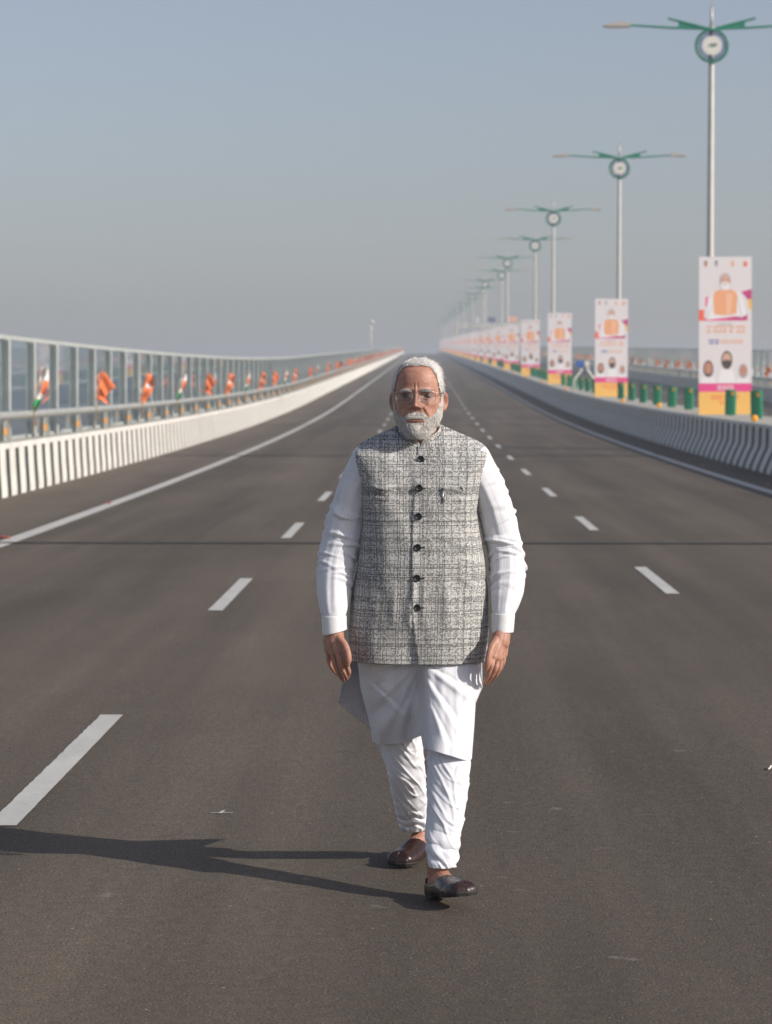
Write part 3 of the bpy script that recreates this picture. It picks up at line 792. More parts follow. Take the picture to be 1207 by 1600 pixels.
# ------------------------------------------------------------------ the walking man
def ss(a, b, x): 
    t = np.clip((np.asarray(x, float) - a) / (b - a), 0, 1); return t*t*(3 - 2*t)
def vn(x, y, z): return mnoise.noise(Vector((x, y, z)))
def interp_rows(rows, m):
    """dense, gently smoothed interpolation of measured rows (first column = pixel row)"""
    R = np.array(rows, float); t = np.linspace(R[0, 0], R[-1, 0], m)
    out = [np.interp(t, R[:, 0], R[:, i]) for i in range(R.shape[1])]
    for i in range(1, len(out)):
        a = out[i]
        for _ in range(max(1, m // 28)):
            b = a.copy(); b[1:-1] = (a[:-2] + 2*a[1:-1] + a[2:]) / 4; a = b
        out[i] = a
    return np.array(out).T
def interp(a, xs, ys): return float(np.interp(a, xs, ys))
def superell(th, p):
    c, s = math.cos(th), math.sin(th)
    return (abs(c) ** (2/p)) * (1 if c >= 0 else -1), (abs(s) ** (2/p)) * (1 if s >= 0 else -1)

def fabric_mat(name, col, stripe=0.0, bump=0.25):
    m = mat(name, col, 0.85, spec=0.2); t = NT(m); uv = t.tc.outputs['UV']; o = t.tc.outputs['Object']
    w = t.n('ShaderNodeTexWave'); w.inputs['Scale'].default_value = 1.0; w.bands_direction = 'X'
    t.l(t.mapn(uv, (34, 0.0, 0)), w.inputs['Vector']); w.inputs['Distortion'].default_value = 0.4
    s = t.ramp(w.outputs['Fac'], [(0.35, 0.0), (0.75, 1.0)])
    c = t.mix(s, tuple(x * (1 - stripe) for x in col), col)
    t.l(c, t.b.inputs['Base Color'])
    t.b.inputs['Sheen Weight'].default_value = 0.15
    n1 = t.noise(o, 26.0, 4.0, 0.55, 1.2); n2 = t.noise(o, 420.0, 2.0)
    h = t.bump(n1, bump, 0.012); t.bump(n2, 0.15, 0.001, h)
    tl = t.n('ShaderNodeBsdfTranslucent'); t.l(c, tl.inputs[0]); ms = t.n('ShaderNodeMixShader'); ms.inputs[0].default_value = 0.18
    out = [x for x in t.nt.nodes if x.type == 'OUTPUT_MATERIAL'][0]; t.l(t.b.outputs[0], ms.inputs[1]); t.l(tl.outputs[0], ms.inputs[2]); t.l(ms.outputs[0], out.inputs[0])
    return m
M['kurta'] = fabric_mat('kurta_cotton', (0.81, 0.82, 0.87), 0.08, 0.08)
M['cuff'] = fabric_mat('cuff_cotton', (0.84, 0.84, 0.85), 0.0, 0.06)
M['churidar'] = fabric_mat('trouser_cotton', (0.81, 0.82, 0.87), 0.0, 0.10)

def tweed_mat():
    m = mat('tweed_wool', (0.3, 0.3, 0.29), 0.9, spec=0.15); t = NT(m); uv = t.tc.outputs['UV']
    wa = t.n('ShaderNodeTexNoise'); wa.inputs['Scale'].default_value = 18.0; t.l(uv, wa.inputs['Vector'])
    sc = t.n('ShaderNodeVectorMath', operation='SCALE'); sc.inputs['Scale'].default_value = 0.006; t.l(wa.outputs['Color'], sc.inputs[0])
    ad = t.n('ShaderNodeVectorMath', operation='ADD'); t.l(uv, ad.inputs[0]); t.l(sc.outputs[0], ad.inputs[1]); q = ad.outputs[0]
    sp0 = t.n('ShaderNodeSeparateXYZ'); t.l(q, sp0.inputs[0]); U, V = sp0.outputs[0], sp0.outputs[1]
    def threads(a, b, per, along):
        r = t.math('DIVIDE', b, per); cell = t.math('FLOOR', r); fr = t.math('SUBTRACT', r, cell)
        cb = t.n('ShaderNodeCombineXYZ'); t.l(t.math('MULTIPLY', a, along), cb.inputs[0]); t.l(t.math('MULTIPLY', cell, 7.31), cb.inputs[1])
        s = t.noise(cb.outputs[0], 1.0, 2.0, 0.6)
        wn_ = t.n('ShaderNodeTexWhiteNoise'); wn_.noise_dimensions = '1D'; t.l(cell, wn_.inputs['W'])
        s = t.math('ADD', s, t.math('MULTIPLY', t.math('SUBTRACT', wn_.outputs['Value'], 0.5), 0.27))
        return t.math('MULTIPLY', t.ramp(s, [(0.45, 0.0), (0.60, 0.92)]), t.ramp(fr, [(0.0, 0.0), (0.12, 1.0), (0.60, 1.0), (0.74, 0.0)]))
    dh = threads(U, V, .0041, 120.0); dv = threads(V, U, .0041, 120.0)
    d = t.math('MAXIMUM', dh, dv)
    # sparse dark over-check lines
    sep = t.n('ShaderNodeSeparateXYZ'); t.l(q, sep.inputs[0])
    lu = t.math('LESS_THAN', t.math('FRACT', t.math('MULTIPLY', sep.outputs[0], 1/0.074)), 0.05)
    lv = t.math('LESS_THAN', t.math('FRACT', t.math('ADD', t.math('MULTIPLY', sep.outputs[1], 1/0.086), 0.3)), 0.045)
    chk = t.math('MULTIPLY', t.math('MAXIMUM', lu, lv), t.ramp(t.noise(t.mapn(q, (160, 160, 1)), 1.0, 2.0), [(0.36, 0.0), (0.54, 0.7)]))
    d = t.math('MAXIMUM', d, chk)
    base = t.ramp(t.noise(t.mapn(q, (240, 240, 1)), 1.0, 1.0), [(0.3, (0.38, 0.38, 0.37)), (0.7, (0.58, 0.575, 0.56))])
    c = t.mix(d, base, (0.048, 0.050, 0.052))
    t.l(c, t.b.inputs['Base Color']); t.b.inputs['Sheen Weight'].default_value = 0.1
    hh = t.bump(t.noise(t.mapn(q, (300, 300, 1)), 1.0, 2.0), 0.5, 0.0015)
    t.bump(t.noise(t.tc.outputs['Object'], 9.0, 3.0, 0.5, 0.6), 0.35, 0.012, hh)
    return m
M['tweed'] = tweed_mat()
def leather_mat(name, col):
    m = mat(name, col, 0.30, spec=0.45, coat=0.15); t = NT(m); o = t.tc.outputs['Object']
    t.l(t.ramp(t.noise(o, 30.0, 4.0), [(0.3, 0.22), (0.7, 0.42)]), t.b.inputs['Roughness'])
    t.l(t.mix(t.noise(o, 12.0, 3.0), tuple(x*0.7 for x in col), tuple(x*1.3 for x in col)), t.b.inputs['Base Color'])
    h = t.bump(t.noise(o, 350.0, 2.0), 0.12, 0.001); t.bump(t.noise(t.mapn(o, (1, 1, 1)), 40.0, 2.0, 0.5, 1.5), 0.35, 0.004, h); return m
M['leather'] = leather_mat('shoe_leather', (0.030, 0.0135, 0.0115))
M['sole'] = mat('shoe_sole', (0.022, 0.020, 0.019), 0.7, bump=0.2)
M['button'] = mat('button_black', (0.012, 0.012, 0.014), 0.3)
M['wire'] = mat('spectacle_wire', (0.45, 0.42, 0.38), 0.3, 0.9)
M['steel'] = mat('pen_steel', (0.5, 0.52, 0.55), 0.25, 0.9)
M['eye'] = mat('eye_white', (0.13, 0.10, 0.09), 0.6, spec=0.15); M['iris'] = mat('iris', (0.025, 0.013, 0.008), 0.15)
def hair_mat(name, a, b):
    m = mat(name, a, 0.55, spec=0.4); t = NT(m); o = t.tc.outputs['Object']
    t.l(t.ramp(t.noise(o, 260.0, 3.0, 0.7), [(0.35, b), (0.6, a)]), t.b.inputs['Base Color']); t.bump(t.noise(o, 320.0, 3.0), 0.6, 0.003); return m
M['hair'] = hair_mat('white_hair', (0.70, 0.685, 0.67), (0.48, 0.47, 0.46))
M['beard'] = hair_mat('white_beard', (0.80, 0.775, 0.74), (0.50, 0.475, 0.45))
M['beard_base'] = hair_mat('beard_under', (0.54, 0.51, 0.475), (0.36, 0.335, 0.31)); M['hair_base'] = hair_mat('hair_under', (0.62, 0.605, 0.59), (0.42, 0.41, 0.40))
M['beard_dark'] = mat('grey_beard_hair', (0.22, 0.20, 0.19), 0.6)
def skin_mat():
    m = mat('skin', (0.46, 0.205, 0.115), 0.46, spec=0.4, sss=0.28); t = NT(m); o = t.tc.outputs['Object']
    at = t.n('ShaderNodeAttribute'); at.attribute_name = 'tint'
    c = t.mix(t.ramp(t.noise(o, 45.0, 4.0, 0.6), [(0.3, 0.0), (0.7, 1.0)]), (0.33, 0.158, 0.108), (0.46, 0.245, 0.178))
    c = t.mix(t.math('MULTIPLY', t.n('ShaderNodeSeparateColor').outputs[0], 0.0), c, c)
    s = t.n('ShaderNodeSeparateColor'); t.l(at.outputs['Color'], s.inputs[0])
    c = t.mix(s.outputs[0], c, (0.32, 0.085, 0.065))
    c = t.mix(s.outputs[1], c, (0.20, 0.085, 0.055))
    t.l(c, t.b.inputs['Base Color'])
    h = t.bump(t.noise(o, 320.0, 3.0), 0.4, 0.0012); t.bump(t.noise(o, 85.0, 4.0, 0.6, 1.6), 0.5, 0.003, h); return m
M['skin'] = skin_mat()

# ---- head shape (local frame: x right, y away from the viewer, z up, origin between the eyes)
HC = P(653.8, 616.3, 7.80) + Vector((0, 0, 0)); HC.y = 7.80
HROT = Matrix.Rotation(math.radians(-5.0), 3, 'Z') @ Matrix.Rotation(math.radians(1.5), 3, 'X')
prof = np.array([ # z, half width, front, back
 (-.130,.010,.058,.000),(-.123,.023,.075,.012),(-.110,.0390,.085,.030),(-.09,.0610,.087,.050),(-.07,.0725,.085,.064),(-.05,.0750,.084,.076),
 (-.03,.0768,.083,.086),(.0,.0778,.082,.095),(.02,.0782,.086,.100),(.042,.0762,.087,.103),(.062,.0710,.083,.100),(.078,.0628,.075,.090),(.091,.0510,.061,.074),(.100,.0375,.044,.052),(.107,.0195,.023,.030),(.1100,.005,.006,.008)])
_z = np.linspace(prof[0, 0], prof[-1, 0], 600); _c = [np.interp(_z, prof[:, 0], prof[:, k]) for k in (1, 2, 3)]
_q = []
for a_ in _c:
    pad = np.concatenate([2*a_[0] - a_[24:0:-1], a_, 2*a_[-1] - a_[-2:-26:-1]]); ker = np.hanning(25); ker /= ker.sum(); _q.append(np.maximum(.004, np.convolve(pad, ker, 'same')[24:-24]))
prof = np.stack([_z] + _q, 1)
NZ = prof[:, 0]
def face_feat(x, z):
    ax = np.abs(x); g = lambda cx, cz, sx, sz, a: a * np.exp(-((ax - cx)/sx)**2 - ((z - cz)/sz)**2)
    d = 0.0
    amp = np.interp(z, [-.050, -.0435, -.040, -.034, -.028, -.010, .006, .016, .026], [0, .004, .017, .0255, .023, .014, .0075, .003, 0])
    wid = np.interp(z, [-.045, -.036, -.025, -.005, .012], [.0135, .0135, .0100, .0078, .0095])
    d = d + amp * np.exp(-(np.abs(x)/wid) ** 2.2)
    d = d + g(.0160, -.0368, .0070, .0068, .0115)
    d = d - g(.0075, -.0455, .0035, .0028, .004)
    d = d + g(.0355, -.001, .021, .012, -.0095) + g(.0355, -.001, .0140, .0090, .0068)
    d = d + g(.030, .0165, .021, .0062, .0050) + g(0, .016, .012, .008, .002)
    d = d + g(.0355, -.013, .013, .0028, .0022) + g(.0355, -.0178, .012, .002, -.0016)
    d = d + g(.0355, -.0028, .0120, .0029, -.0092) + g(.0355, .0072, .014, .0018, -.0018)
    d = d + g(.047, -.027, .018, .014, .0045)
    d = d + g(.0055, .026, .0016, .012, -.0028) + g(0, .028, .003, .012, .0012)
    for zz in (.045, .060, .074): d = d - .00025 * np.exp(-((z - zz - .02*ax)/.0016)**2) * (ax < .05)
    # nasolabial furrow
    t = np.clip((-.034 - z)/.034, 0, 1); lx = .017 + .018*t
    d = d - .0022 * np.exp(-((ax - lx)/.0036)**2) * ss(-.080, -.066, z) * (1 - ss(-.036, -.028, z)) 
    d = d + .0035 * np.exp(-((ax - lx - .009)/.008)**2) * ss(-.080, -.066, z) * (1 - ss(-.04, -.03, z))
    lipw = ss(.036, .022, ax)
    d = d + lipw * (.0045*np.exp(-((z + .0725)/.0042)**2) + .0070*np.exp(-((z + .0825)/.0050)**2) - .0052*np.exp(-((z + .0770 + .10*ax*ax/.03)/.0017)**2))
    d = d - g(0, -.091, .016, .004, .003) + g(0, -.112, .018, .012, .006)
    return d
def head_surface(th, z, off=0.0):
    """th: 0 = facing the viewer; arrays in, xyz out"""
    w = np.interp(z, NZ, prof[:, 1]); f = np.interp(z, NZ, prof[:, 2]); b = np.interp(z, NZ, prof[:, 3])
    c, s = np.cos(th), np.sin(th); p = 2.25
    r = (np.abs(c)**p + np.abs(s)**p) ** (-1/p)
    x = w * s * r; fr = c * r
    y = np.where(c > 0, -f * fr, -b * fr)
    front = np.clip(c, 0, 1) ** 0.7
    y = y - front * face_feat(x, z)
    if np.any(off):
        nx, ny = s, -c; x = x + off*nx; y = y + off*ny*1.0
    return x, y, z + 0*x
def hw(v): return HROT @ Vector(v) + HC

def grid_mesh(nu, nv, fn, closed_u=True):
    vs = []; fs = []
    for j in range(nv):
        for i in range(nu): vs.append(fn(i, j))
    for j in range(nv - 1):
        for i in range(nu if closed_u else nu - 1):
            fs.append((j*nu+i, j*nu+(i+1) % nu, (j+1)*nu+(i+1) % nu, (j+1)*nu+i))
    return vs, fs
BODY = MB()
nu, nv = 260, 190
zz = np.concatenate([np.linspace(-.130, .08, nv - 40), np.linspace(.0805, .1100, 40)])
ths = np.linspace(0, 2*PI, nu, endpoint=False); ths = ths - 0.42*np.sin(ths)          # denser in front
TH, ZZ = np.meshgrid(ths, zz)
hx, hy, hz_ = head_surface(TH, ZZ)
vs = [hw((hx[j, i], hy[j, i], hz_[j, i])) for j in range(nv) for i in range(nu)]
fs = [(j*nu+i, j*nu+(i+1) % nu, (j+1)*nu+(i+1) % nu, (j+1)*nu+i) for j in range(nv - 1) for i in range(nu)]
fs.append(tuple(range(nu))[::-1]); fs.append(tuple((nv-1)*nu + i for i in range(nu)))
BODY.add(vs, fs, M['skin'])
def ellipsoid(mb, c, r, m, rot=None, seg=24, rings=16, dent=None):
    vs = []; fs = []
    for j in range(rings + 1):
        for i in range(seg):
            a, b = 2*PI*i/seg, PI*(j/rings) - PI/2 
            v = Vector((r[0]*math.cos(b)*math.cos(a), r[1]*math.cos(b)*math.sin(a), r[2]*math.sin(b)))
            if dent: v = dent(v)
            if rot: v = rot @ v
            vs.append(Vector(c) + v)
    for j in range(rings):
        for i in range(seg): fs.append((j*seg+i, j*seg+(i+1) % seg, (j+1)*seg+(i+1) % seg, (j+1)*seg+i))
    mb.add(vs, fs, m)
def chain(mb, pts, rad, m, n=16):
    """closed, tapered limb through joints with rounded ends"""
    pts = [Vector(p) for p in pts]; P2 = []; R2 = []
    for i in range(len(pts) - 1):
        k = 6
        for q in range(k):
            t = q / k; P2.append(pts[i].lerp(pts[i+1], t)); R2.append(rad[i] + (rad[i+1] - rad[i]) * t)
    P2.append(pts[-1]); R2.append(rad[-1])
    for _ in range(2):
        Q = [p.copy() for p in P2]
        for i in range(1, len(P2) - 1): Q[i] = P2[i-1]*.25 + P2[i]*.5 + P2[i+1]*.25
        P2 = Q
    d0 = (P2[0] - P2[1]).normalized(); d1 = (P2[-1] - P2[-2]).normalized()
    A = [P2[0] + d0*R2[0]*s for s in (.97, .8, .45)]; RA = [R2[0]*s for s in (.2, .6, .9)]
    B = [P2[-1] + d1*R2[-1]*s for s in (.45, .8, .97)]; RB = [R2[-1]*s for s in (.9, .6, .2)]
    mb.tube(A + P2 + B, RA + R2 + RB, m, n)
# neck and trunk
chain(BODY, [P(655, 652, 7.83), P(656, 690, 7.84), P(656, 720, 7.84)], [.056, .058, .07], M['skin'], 28)
def trunk(y0_, y1_):
    rows = interp_rows([(700, 600, 711, 7.84, .05), (720, 578, 735, 7.84, .085), (800, 578, 735, 7.84, .10), (900, 572, 744, 7.84, .115), (980, 575, 738, 7.84, .11), (1000, 590, 725, 7.86, .06)], 40)
    vs, fs = [], []; n = 40
    for r in rows:
        c = P((r[1] + r[2])/2, r[0], r[3]); W = (r[2] - r[1])/2 * r[3]/FPX
        for i in range(n):
            a, b = superell(2*PI*i/n, 2.3); vs.append((c.x + W*a, c.y + r[4]*b, c.z))
    for j in range(len(rows) - 1):
        for i in range(n): fs.append((j*n+i, j*n+(i+1) % n, (j+1)*n+(i+1) % n, (j+1)*n+i))
    fs.append(tuple(range(n))); fs.append(tuple((len(rows)-1)*n + i for i in range(n))[::-1]); BODY.add(vs, fs, M['skin'])
trunk(0, 0)
# arms
chain(BODY, [P(583, 722, 7.84), P(546, 800, 7.84), P(527, 868, 7.83), P(524, 985, 7.72), P(525, 1004, 7.705)], [.046, .040, .036, .027, .028], M['skin'], 18)
chain(BODY, [P(733, 722, 7.84), P(777, 800, 7.845), P(794, 868, 7.85), P(786, 975, 7.73), P(783, 1003, 7.71)], [.046, .040, .036, .0275, .029], M['skin'], 18)
# right hand of the man (left in the picture)
def hand(palm, fingers, thumb):
    for a, b, r0, r1 in palm: chain(BODY, [P(*a), P(*b)], [r0, r1], M['skin'], 14)
    for f, s in fingers: chain(BODY, [P(*q) for q in f], [.0094*s, .0090*s, .0081*s, .0073*s, .0062*s][:len(f)], M['skin'], 14)
    chain(BODY, [P(*q) for q in thumb], [.0145, .0125, .0108, .0105, .008], M['skin'], 14)
hand([((524, 994, 7.705), (537, 1017, 7.672), .021, .0125), ((520, 996, 7.71), (529, 1021, 7.675), .021, .0125),
      ((516, 997, 7.715), (520, 1021, 7.69), .020, .012), ((513, 998, 7.72), (513, 1017, 7.708), .017, .0115)],
     [([(537, 1015, 7.672), (540.5, 1029, 7.662), (543, 1041, 7.664), (546, 1050, 7.676), (544.5, 1057, 7.692)], 1.0),
      ([(529, 1020, 7.675), (532, 1036, 7.662), (536.5, 1048, 7.668), (541, 1056, 7.684), (542, 1061, 7.70)], 1.0),
      ([(520, 1021, 7.69), (523, 1037, 7.678), (528, 1049, 7.684), (533, 1058, 7.698), (536.5, 1063, 7.714)], .96),
      ([(513, 1017, 7.708), (513.5, 1031, 7.702), (518, 1042, 7.706), (523, 1049, 7.716), (528, 1054, 7.728)], .86)],
     [(530, 998, 7.69), (539, 1008, 7.664), (544, 1020, 7.648), (545, 1031, 7.645), (543.5, 1038.5, 7.652)])
# left hand of the man (right in the picture)
hand([((781, 994, 7.705), (772, 1026, 7.668), .021, .013), ((784, 996, 7.71), (779, 1029, 7.682), .021, .013),
      ((787, 997, 7.72), (784.5, 1028, 7.70), .020, .012), ((789, 998, 7.73), (788, 1023, 7.72), .016, .0115)],
     [([(771.5, 1026, 7.668), (768.5, 1040, 7.655), (764, 1052, 7.662), (759.5, 1061, 7.678), (757.5, 1066.5, 7.694)], 1.0),
      ([(778.5, 1029, 7.682), (775, 1045, 7.670), (769, 1056, 7.678), (763, 1064, 7.694), (759.5, 1068.5, 7.71)], 1.0),
      ([(784.5, 1028, 7.70), (781, 1043, 7.692), (776, 1054, 7.70), (770.5, 1061, 7.714), (766, 1066, 7.73)], .96),
      ([(788, 1023, 7.72), (786.5, 1035, 7.716), (782.5, 1045, 7.722), (778, 1052, 7.732), (773.5, 1057, 7.745)], .88)],
     [(776, 1000, 7.69), (768.5, 1011, 7.668), (764.5, 1023, 7.652), (762.5, 1036, 7.648), (759.5, 1045, 7.655)])
# legs and feet
SHOES = {'front': dict(H=Vector((.018, 7.55, 0.0)), T=Vector((.130, 7.295, .045)), ), 'rear': dict(H=Vector((.018, 8.235, .030)), T=Vector((-.098, 7.985, .0)))}
def shoe_frame(k):
    s = SHOES[k]; a = (s['T'] - s['H']).normalized(); n = Vector((0, 0, 1)); b = a.cross(n).normalized(); n = b.cross(a).normalized()
    return s['H'], a, b, n, (s['T'] - s['H']).length
def leg(hip, knee, k):
    H, a, b, n, L = shoe_frame(k)
    at = lambda x, z, y=0: H + a*x + n*z + b*y
    ank = at(.065, .105)
    chain(BODY, [hip, knee, knee.lerp(ank, .35), ank, at(.062, .065)], [.045, .046, .044, .036, .034], M['skin'], 20)
    chain(BODY, [at(.050, .046), at(.095, .052), at(.14, .036), at(.19, .028), at(.23, .026)], [.030, .034, .026, .018, .015], M['skin'], 18)
leg(P(702, 1000, 7.86), P(702, 1205, 7.665), 'front')
leg(P(618, 1000, 7.87), P(635, 1205, 7.985), 'rear')
# ears
for s in (-1, 1):
    def dent(v, s=s):
        r = math.hypot(v.y / .021, v.z / .034); o = v.x * s
        v.y *= 1 - .30*max(0, -v.z/.034)
        if o > 0: v.x -= s * .012 * math.exp(-((r)/.60)**2)
        v.x += s * .004 * max(0, r) * (1 if v.y > 0 else .2); v.y -= .25 * v.z * .3
        return v
    rot = HROT @ Matrix.Rotation(s * math.radians(-42), 3, 'Z') @ Matrix.Rotation(math.radians(-8), 3, 'X')
    ellipsoid(BODY, hw((s*.0825, .010, -.023)), (.0085, .0175, .0315), M['skin'], rot, 30, 22, dent)
body = BODY.build('person', None, True)
md = body.modifiers.new('rm', 'REMESH'); md.mode = 'VOXEL'; md.voxel_size = 0.0017; md.use_smooth_shade = True
sm_ = body.modifiers.new('sm', 'SMOOTH'); sm_.factor = 0.5; sm_.iterations = 5
dg = bpy.context.evaluated_depsgraph_get(); me = bpy.data.meshes.new_from_object(body.evaluated_get(dg)); body.modifiers.clear()
body.data = me; me.materials.clear(); me.materials.append(M['skin'])
co = np.empty(len(me.vertices)*3, dtype=np.float32); me.vertices.foreach_get('co', co); co = co.reshape(-1, 3)
Rm = np.array(HROT.transposed()); loc = (co - np.array(HC)) @ Rm.T
tint = np.zeros((len(co), 4), np.float32); tint[:, 3] = 1
lx, ly, lz = loc.T; fr = (ly < -.05)
lips = np.clip(1.25 - np.sqrt((lx/.029)**2 + ((lz + .0815)/.0068)**2), 0, .25) * 4 * fr
tint[:, 0] = np.clip(lips*.50, 0, 1)
tint[:, 0] = np.maximum(tint[:, 0], .22*np.exp(-((lx)/.013)**2 - ((lz + .035)/.013)**2)*fr)
tint[:, 0] = np.maximum(tint[:, 0], (.25*(np.abs(lx) > .083))*(np.abs(lz+.02) < .06))
tint[:, 1] = np.clip(.95*np.exp(-((np.abs(lx) - .0355)/.0135)**2 - ((lz + .0015)/.0032)**2)*fr, 0, 1)      # lash line
tint[:, 1] = np.maximum(tint[:, 1], .30*np.exp(-((np.abs(lx) - .0355)/.016)**2 - ((lz + .006)/.011)**2)*fr)
ca = me.color_attributes.new('tint', 'FLOAT_COLOR', 'POINT'); ca.data.foreach_set('color', tint.ravel())
me.polygons.foreach_set('use_smooth', np.ones(len(me.polygons), dtype=bool))
# move the object's origin to the ground under the man
ORG = Vector((-0.02, 7.82, 0.0))
me.vertices.foreach_set('co', (co - np.array(ORG)).astype(np.float32).ravel()); me.update()
body.location = ORG
tag(body, 'white-haired bearded man walking towards the camera in grey checked waistcoat and white kurta', 'person')
def child(o, parent=None):
    """put an object built in world coordinates under the man (or one of his parts)"""
    o.parent = parent or body
    o.matrix_parent_inverse = Matrix.Translation(-ORG)
    return o
def sub(o, parent):
    o.parent = parent; return o

# ---- eyes
for s in (-1, 1):
    e = MB(); c = hw((s*.0355, -.0648, -.0026))
    ellipsoid(e, c, (.0118, .0118, .0118), M['eye'], None, 24, 18)
    eo = child(e.build('eye', None, True))
    i_ = MB(); d = HROT @ Vector((.02*0, -1, -.06)).normalized(); 
    bm = bmesh.new(); bmesh.ops.create_uvsphere(bm, u_segments=20, v_segments=10, radius=.0066)
    R_ = d.to_track_quat('Z', 'Y').to_matrix()
    for v in bm.verts: v.co = c + R_ @ Vector((v.co.x, v.co.y, .0085 + v.co.z*.62))
    i_.bm(bm, M['iris']); sub(i_.build('iris', None, True), eo)

# ---- hair, beard, eyebrows: a thin base layer plus many short strands
def shell(nu, z0, z1, nv, off_fn, keep_fn):
    th = np.linspace(-PI, PI, nu); z = np.linspace(z0, z1, nv); TH, ZZ = np.meshgrid(th, z)
    x0, y0_, _ = head_surface(TH, ZZ); K = keep_fn(TH, ZZ, x0, y0_)
    off = off_fn(TH, ZZ, x0, y0_) * np.clip(K - .3, 0, 1) + .0003
    x, y, _ = head_surface(TH, ZZ, off); zo = ZZ + off * ss(.05, .108, ZZ) * 1.0
    vs = [hw((x[j, i], y[j, i], zo[j, i])) for j in range(nv) for i in range(nu)]
    fs = []
    for j in range(nv - 1):
        for i in range(nu - 1):
            if min(K[j, i], K[j, i+1], K[j+1, i], K[j+1, i+1]) > 0.3: fs.append((j*nu+i, j*nu+i+1, (j+1)*nu+i+1, (j+1)*nu+i))
    return vs, fs
def hairline(x, y):
    """height of the hairline on the front of the head"""
    a = abs(x); return np.interp(a, [0, .02, .038, .050, .060, .0665, .0715, .0755], [.0885, .0895, .0855, .075, .058, .032, .004, -.02])
def hair_keep(TH, Z, x, y):
    hl = hairline(x, y); k = (Z - hl)/.012
    side = (y > -.030); bk = np.where(y > .035, (Z + .075)/.01, np.where(side, (Z - .000)/.01, k))
    return np.where(y > -.03, bk, k)
hair = MB()
hair_off = lambda TH, Z, x, y: .0045 + .0006*np.sin(23*TH + 60*Z)*(1 - ss(.07, .10, Z)) + .0030*ss(.01, .06, x)*ss(.04, .08, Z)
vs, fs = shell(150, -.075, .1095, 110, hair_off, hair_keep); hair.add(vs, fs, M['hair_base'])
def strand(mb, p, dirs, L, w, m, curl=0.0):
    """thin tapered ribbon from p along a bending direction"""
    p = Vector(p); d = Vector(dirs[0]).normalized(); n = 4; vs = []
    side = d.cross(Vector((rnd.uniform(-1, 1), rnd.uniform(-1, 1), rnd.uniform(-1, 1)))).normalized()
    for i in range(n + 1):
        t = i / n; ww = w * (1 - .8*t)
        vs += [p + side*ww/2, p - side*ww/2]
        d = (Vector(dirs[0]).lerp(Vector(dirs[1]), t)).normalized(); p = p + d * (L / n)
    k = len(mb.v); mi = mb.mi(m); mb.v += vs
    for i in range(n): mb.f.append((k+2*i, k+2*i+1, k+2*i+3, k+2*i+2)); mb.m.append(mi)
cnt = 0
while cnt < 7500:
    z = rnd.uniform(-.06, .1090) if rnd.random() < .6 else rnd.uniform(.06, .1090); th = rnd.uniform(-PI, PI)
    TH, Z = np.array([th]), np.array([z]); x, y, _ = head_surface(TH, Z)
    if hair_keep(TH, Z, x, y)[0] <= 0.05: continue
    off = .0045; x, y, _ = head_surface(TH, Z, np.array([off])); q = Vector((x[0], y[0], z + off*float(ss(.05, .108, z))))
    nrm = Vector((math.sin(th), -math.cos(th), 0)) * (1 - float(ss(.06, .108, z))) + Vector((0, 0, 1)) * float(ss(.05, .108, z))
    top = float(ss(.045, .09, z)); comb = Vector((.25, 1.0, .05)) if q.y < .03 else Vector((0, .5, -1))
    sidec = Vector((.0, .75, -.55)); dd = sidec.lerp(comb, top) + nrm*.25 + Vector([rnd.gauss(0, .07) for _ in range(3)])
    de = sidec.lerp(comb, top) + nrm*(-.05) + Vector([rnd.gauss(0, .10) for _ in range(3)])
    fly = rnd.random() < .05
    if fly: dd += nrm*.8 + Vector((.5, 0, 0)); de += nrm*.5
    strand(hair, HROT @ q + HC, (HROT @ dd, HROT @ de), rnd.uniform(.014, .030), .0011 if not fly else .0009, M['hair'] if rnd.random() > .04 else M['beard_dark']); cnt += 1
child(hair.build('hair', None, True))

def beard_keep(TH, Z, x, y):
    a = np.abs(x)
    # cheek line from the side whisker down to the corner of the moustache
    up = np.interp(a, [0, .006, .02, .032, .040, .050, .060, .068, .0735, .077], [-.0525, -.0515, -.0545, -.063, -.0675, -.066, -.055, -.040, -.015, .02])
    k = (up - Z)/.012
    k = np.where(y > .012, -1.0, k); k = np.where((y > -.012) & (Z > -.05), np.minimum(k, (-.0 - y)/.008), k)
    mouth = np.sqrt((x/.0285)**2 + ((Z + .0800 + 4*x*x)/.0072)**2)
    k = np.minimum(k, (mouth - 1.0)*4); k = np.minimum(k, (Z + .1290)/.003)
    soul = ((a > .012) & (a < .024) & (Z < -.086) & (Z > -.096)) * 1.0
    return np.where(soul > 0, np.minimum(k, .35), k)
def beard_off(TH, Z, x, y):
    return .0028 + .0070*ss(-.075, -.125, Z) + .0035*np.exp(-((Z + .061)/.010)**2)*ss(.036, .020, np.abs(x)) + .002*ss(.045, .065, np.abs(x))
bd = MB(); vs, fs = shell(210, -.1298, .012, 110, beard_off, beard_keep); bd.add(vs, fs, M['beard_base'])
cb = hw((0, -.034, -.121)); ellipsoid(bd, cb, (.029, .044, .0165), M['beard_base'], HROT, 30, 16)
cnt = 0
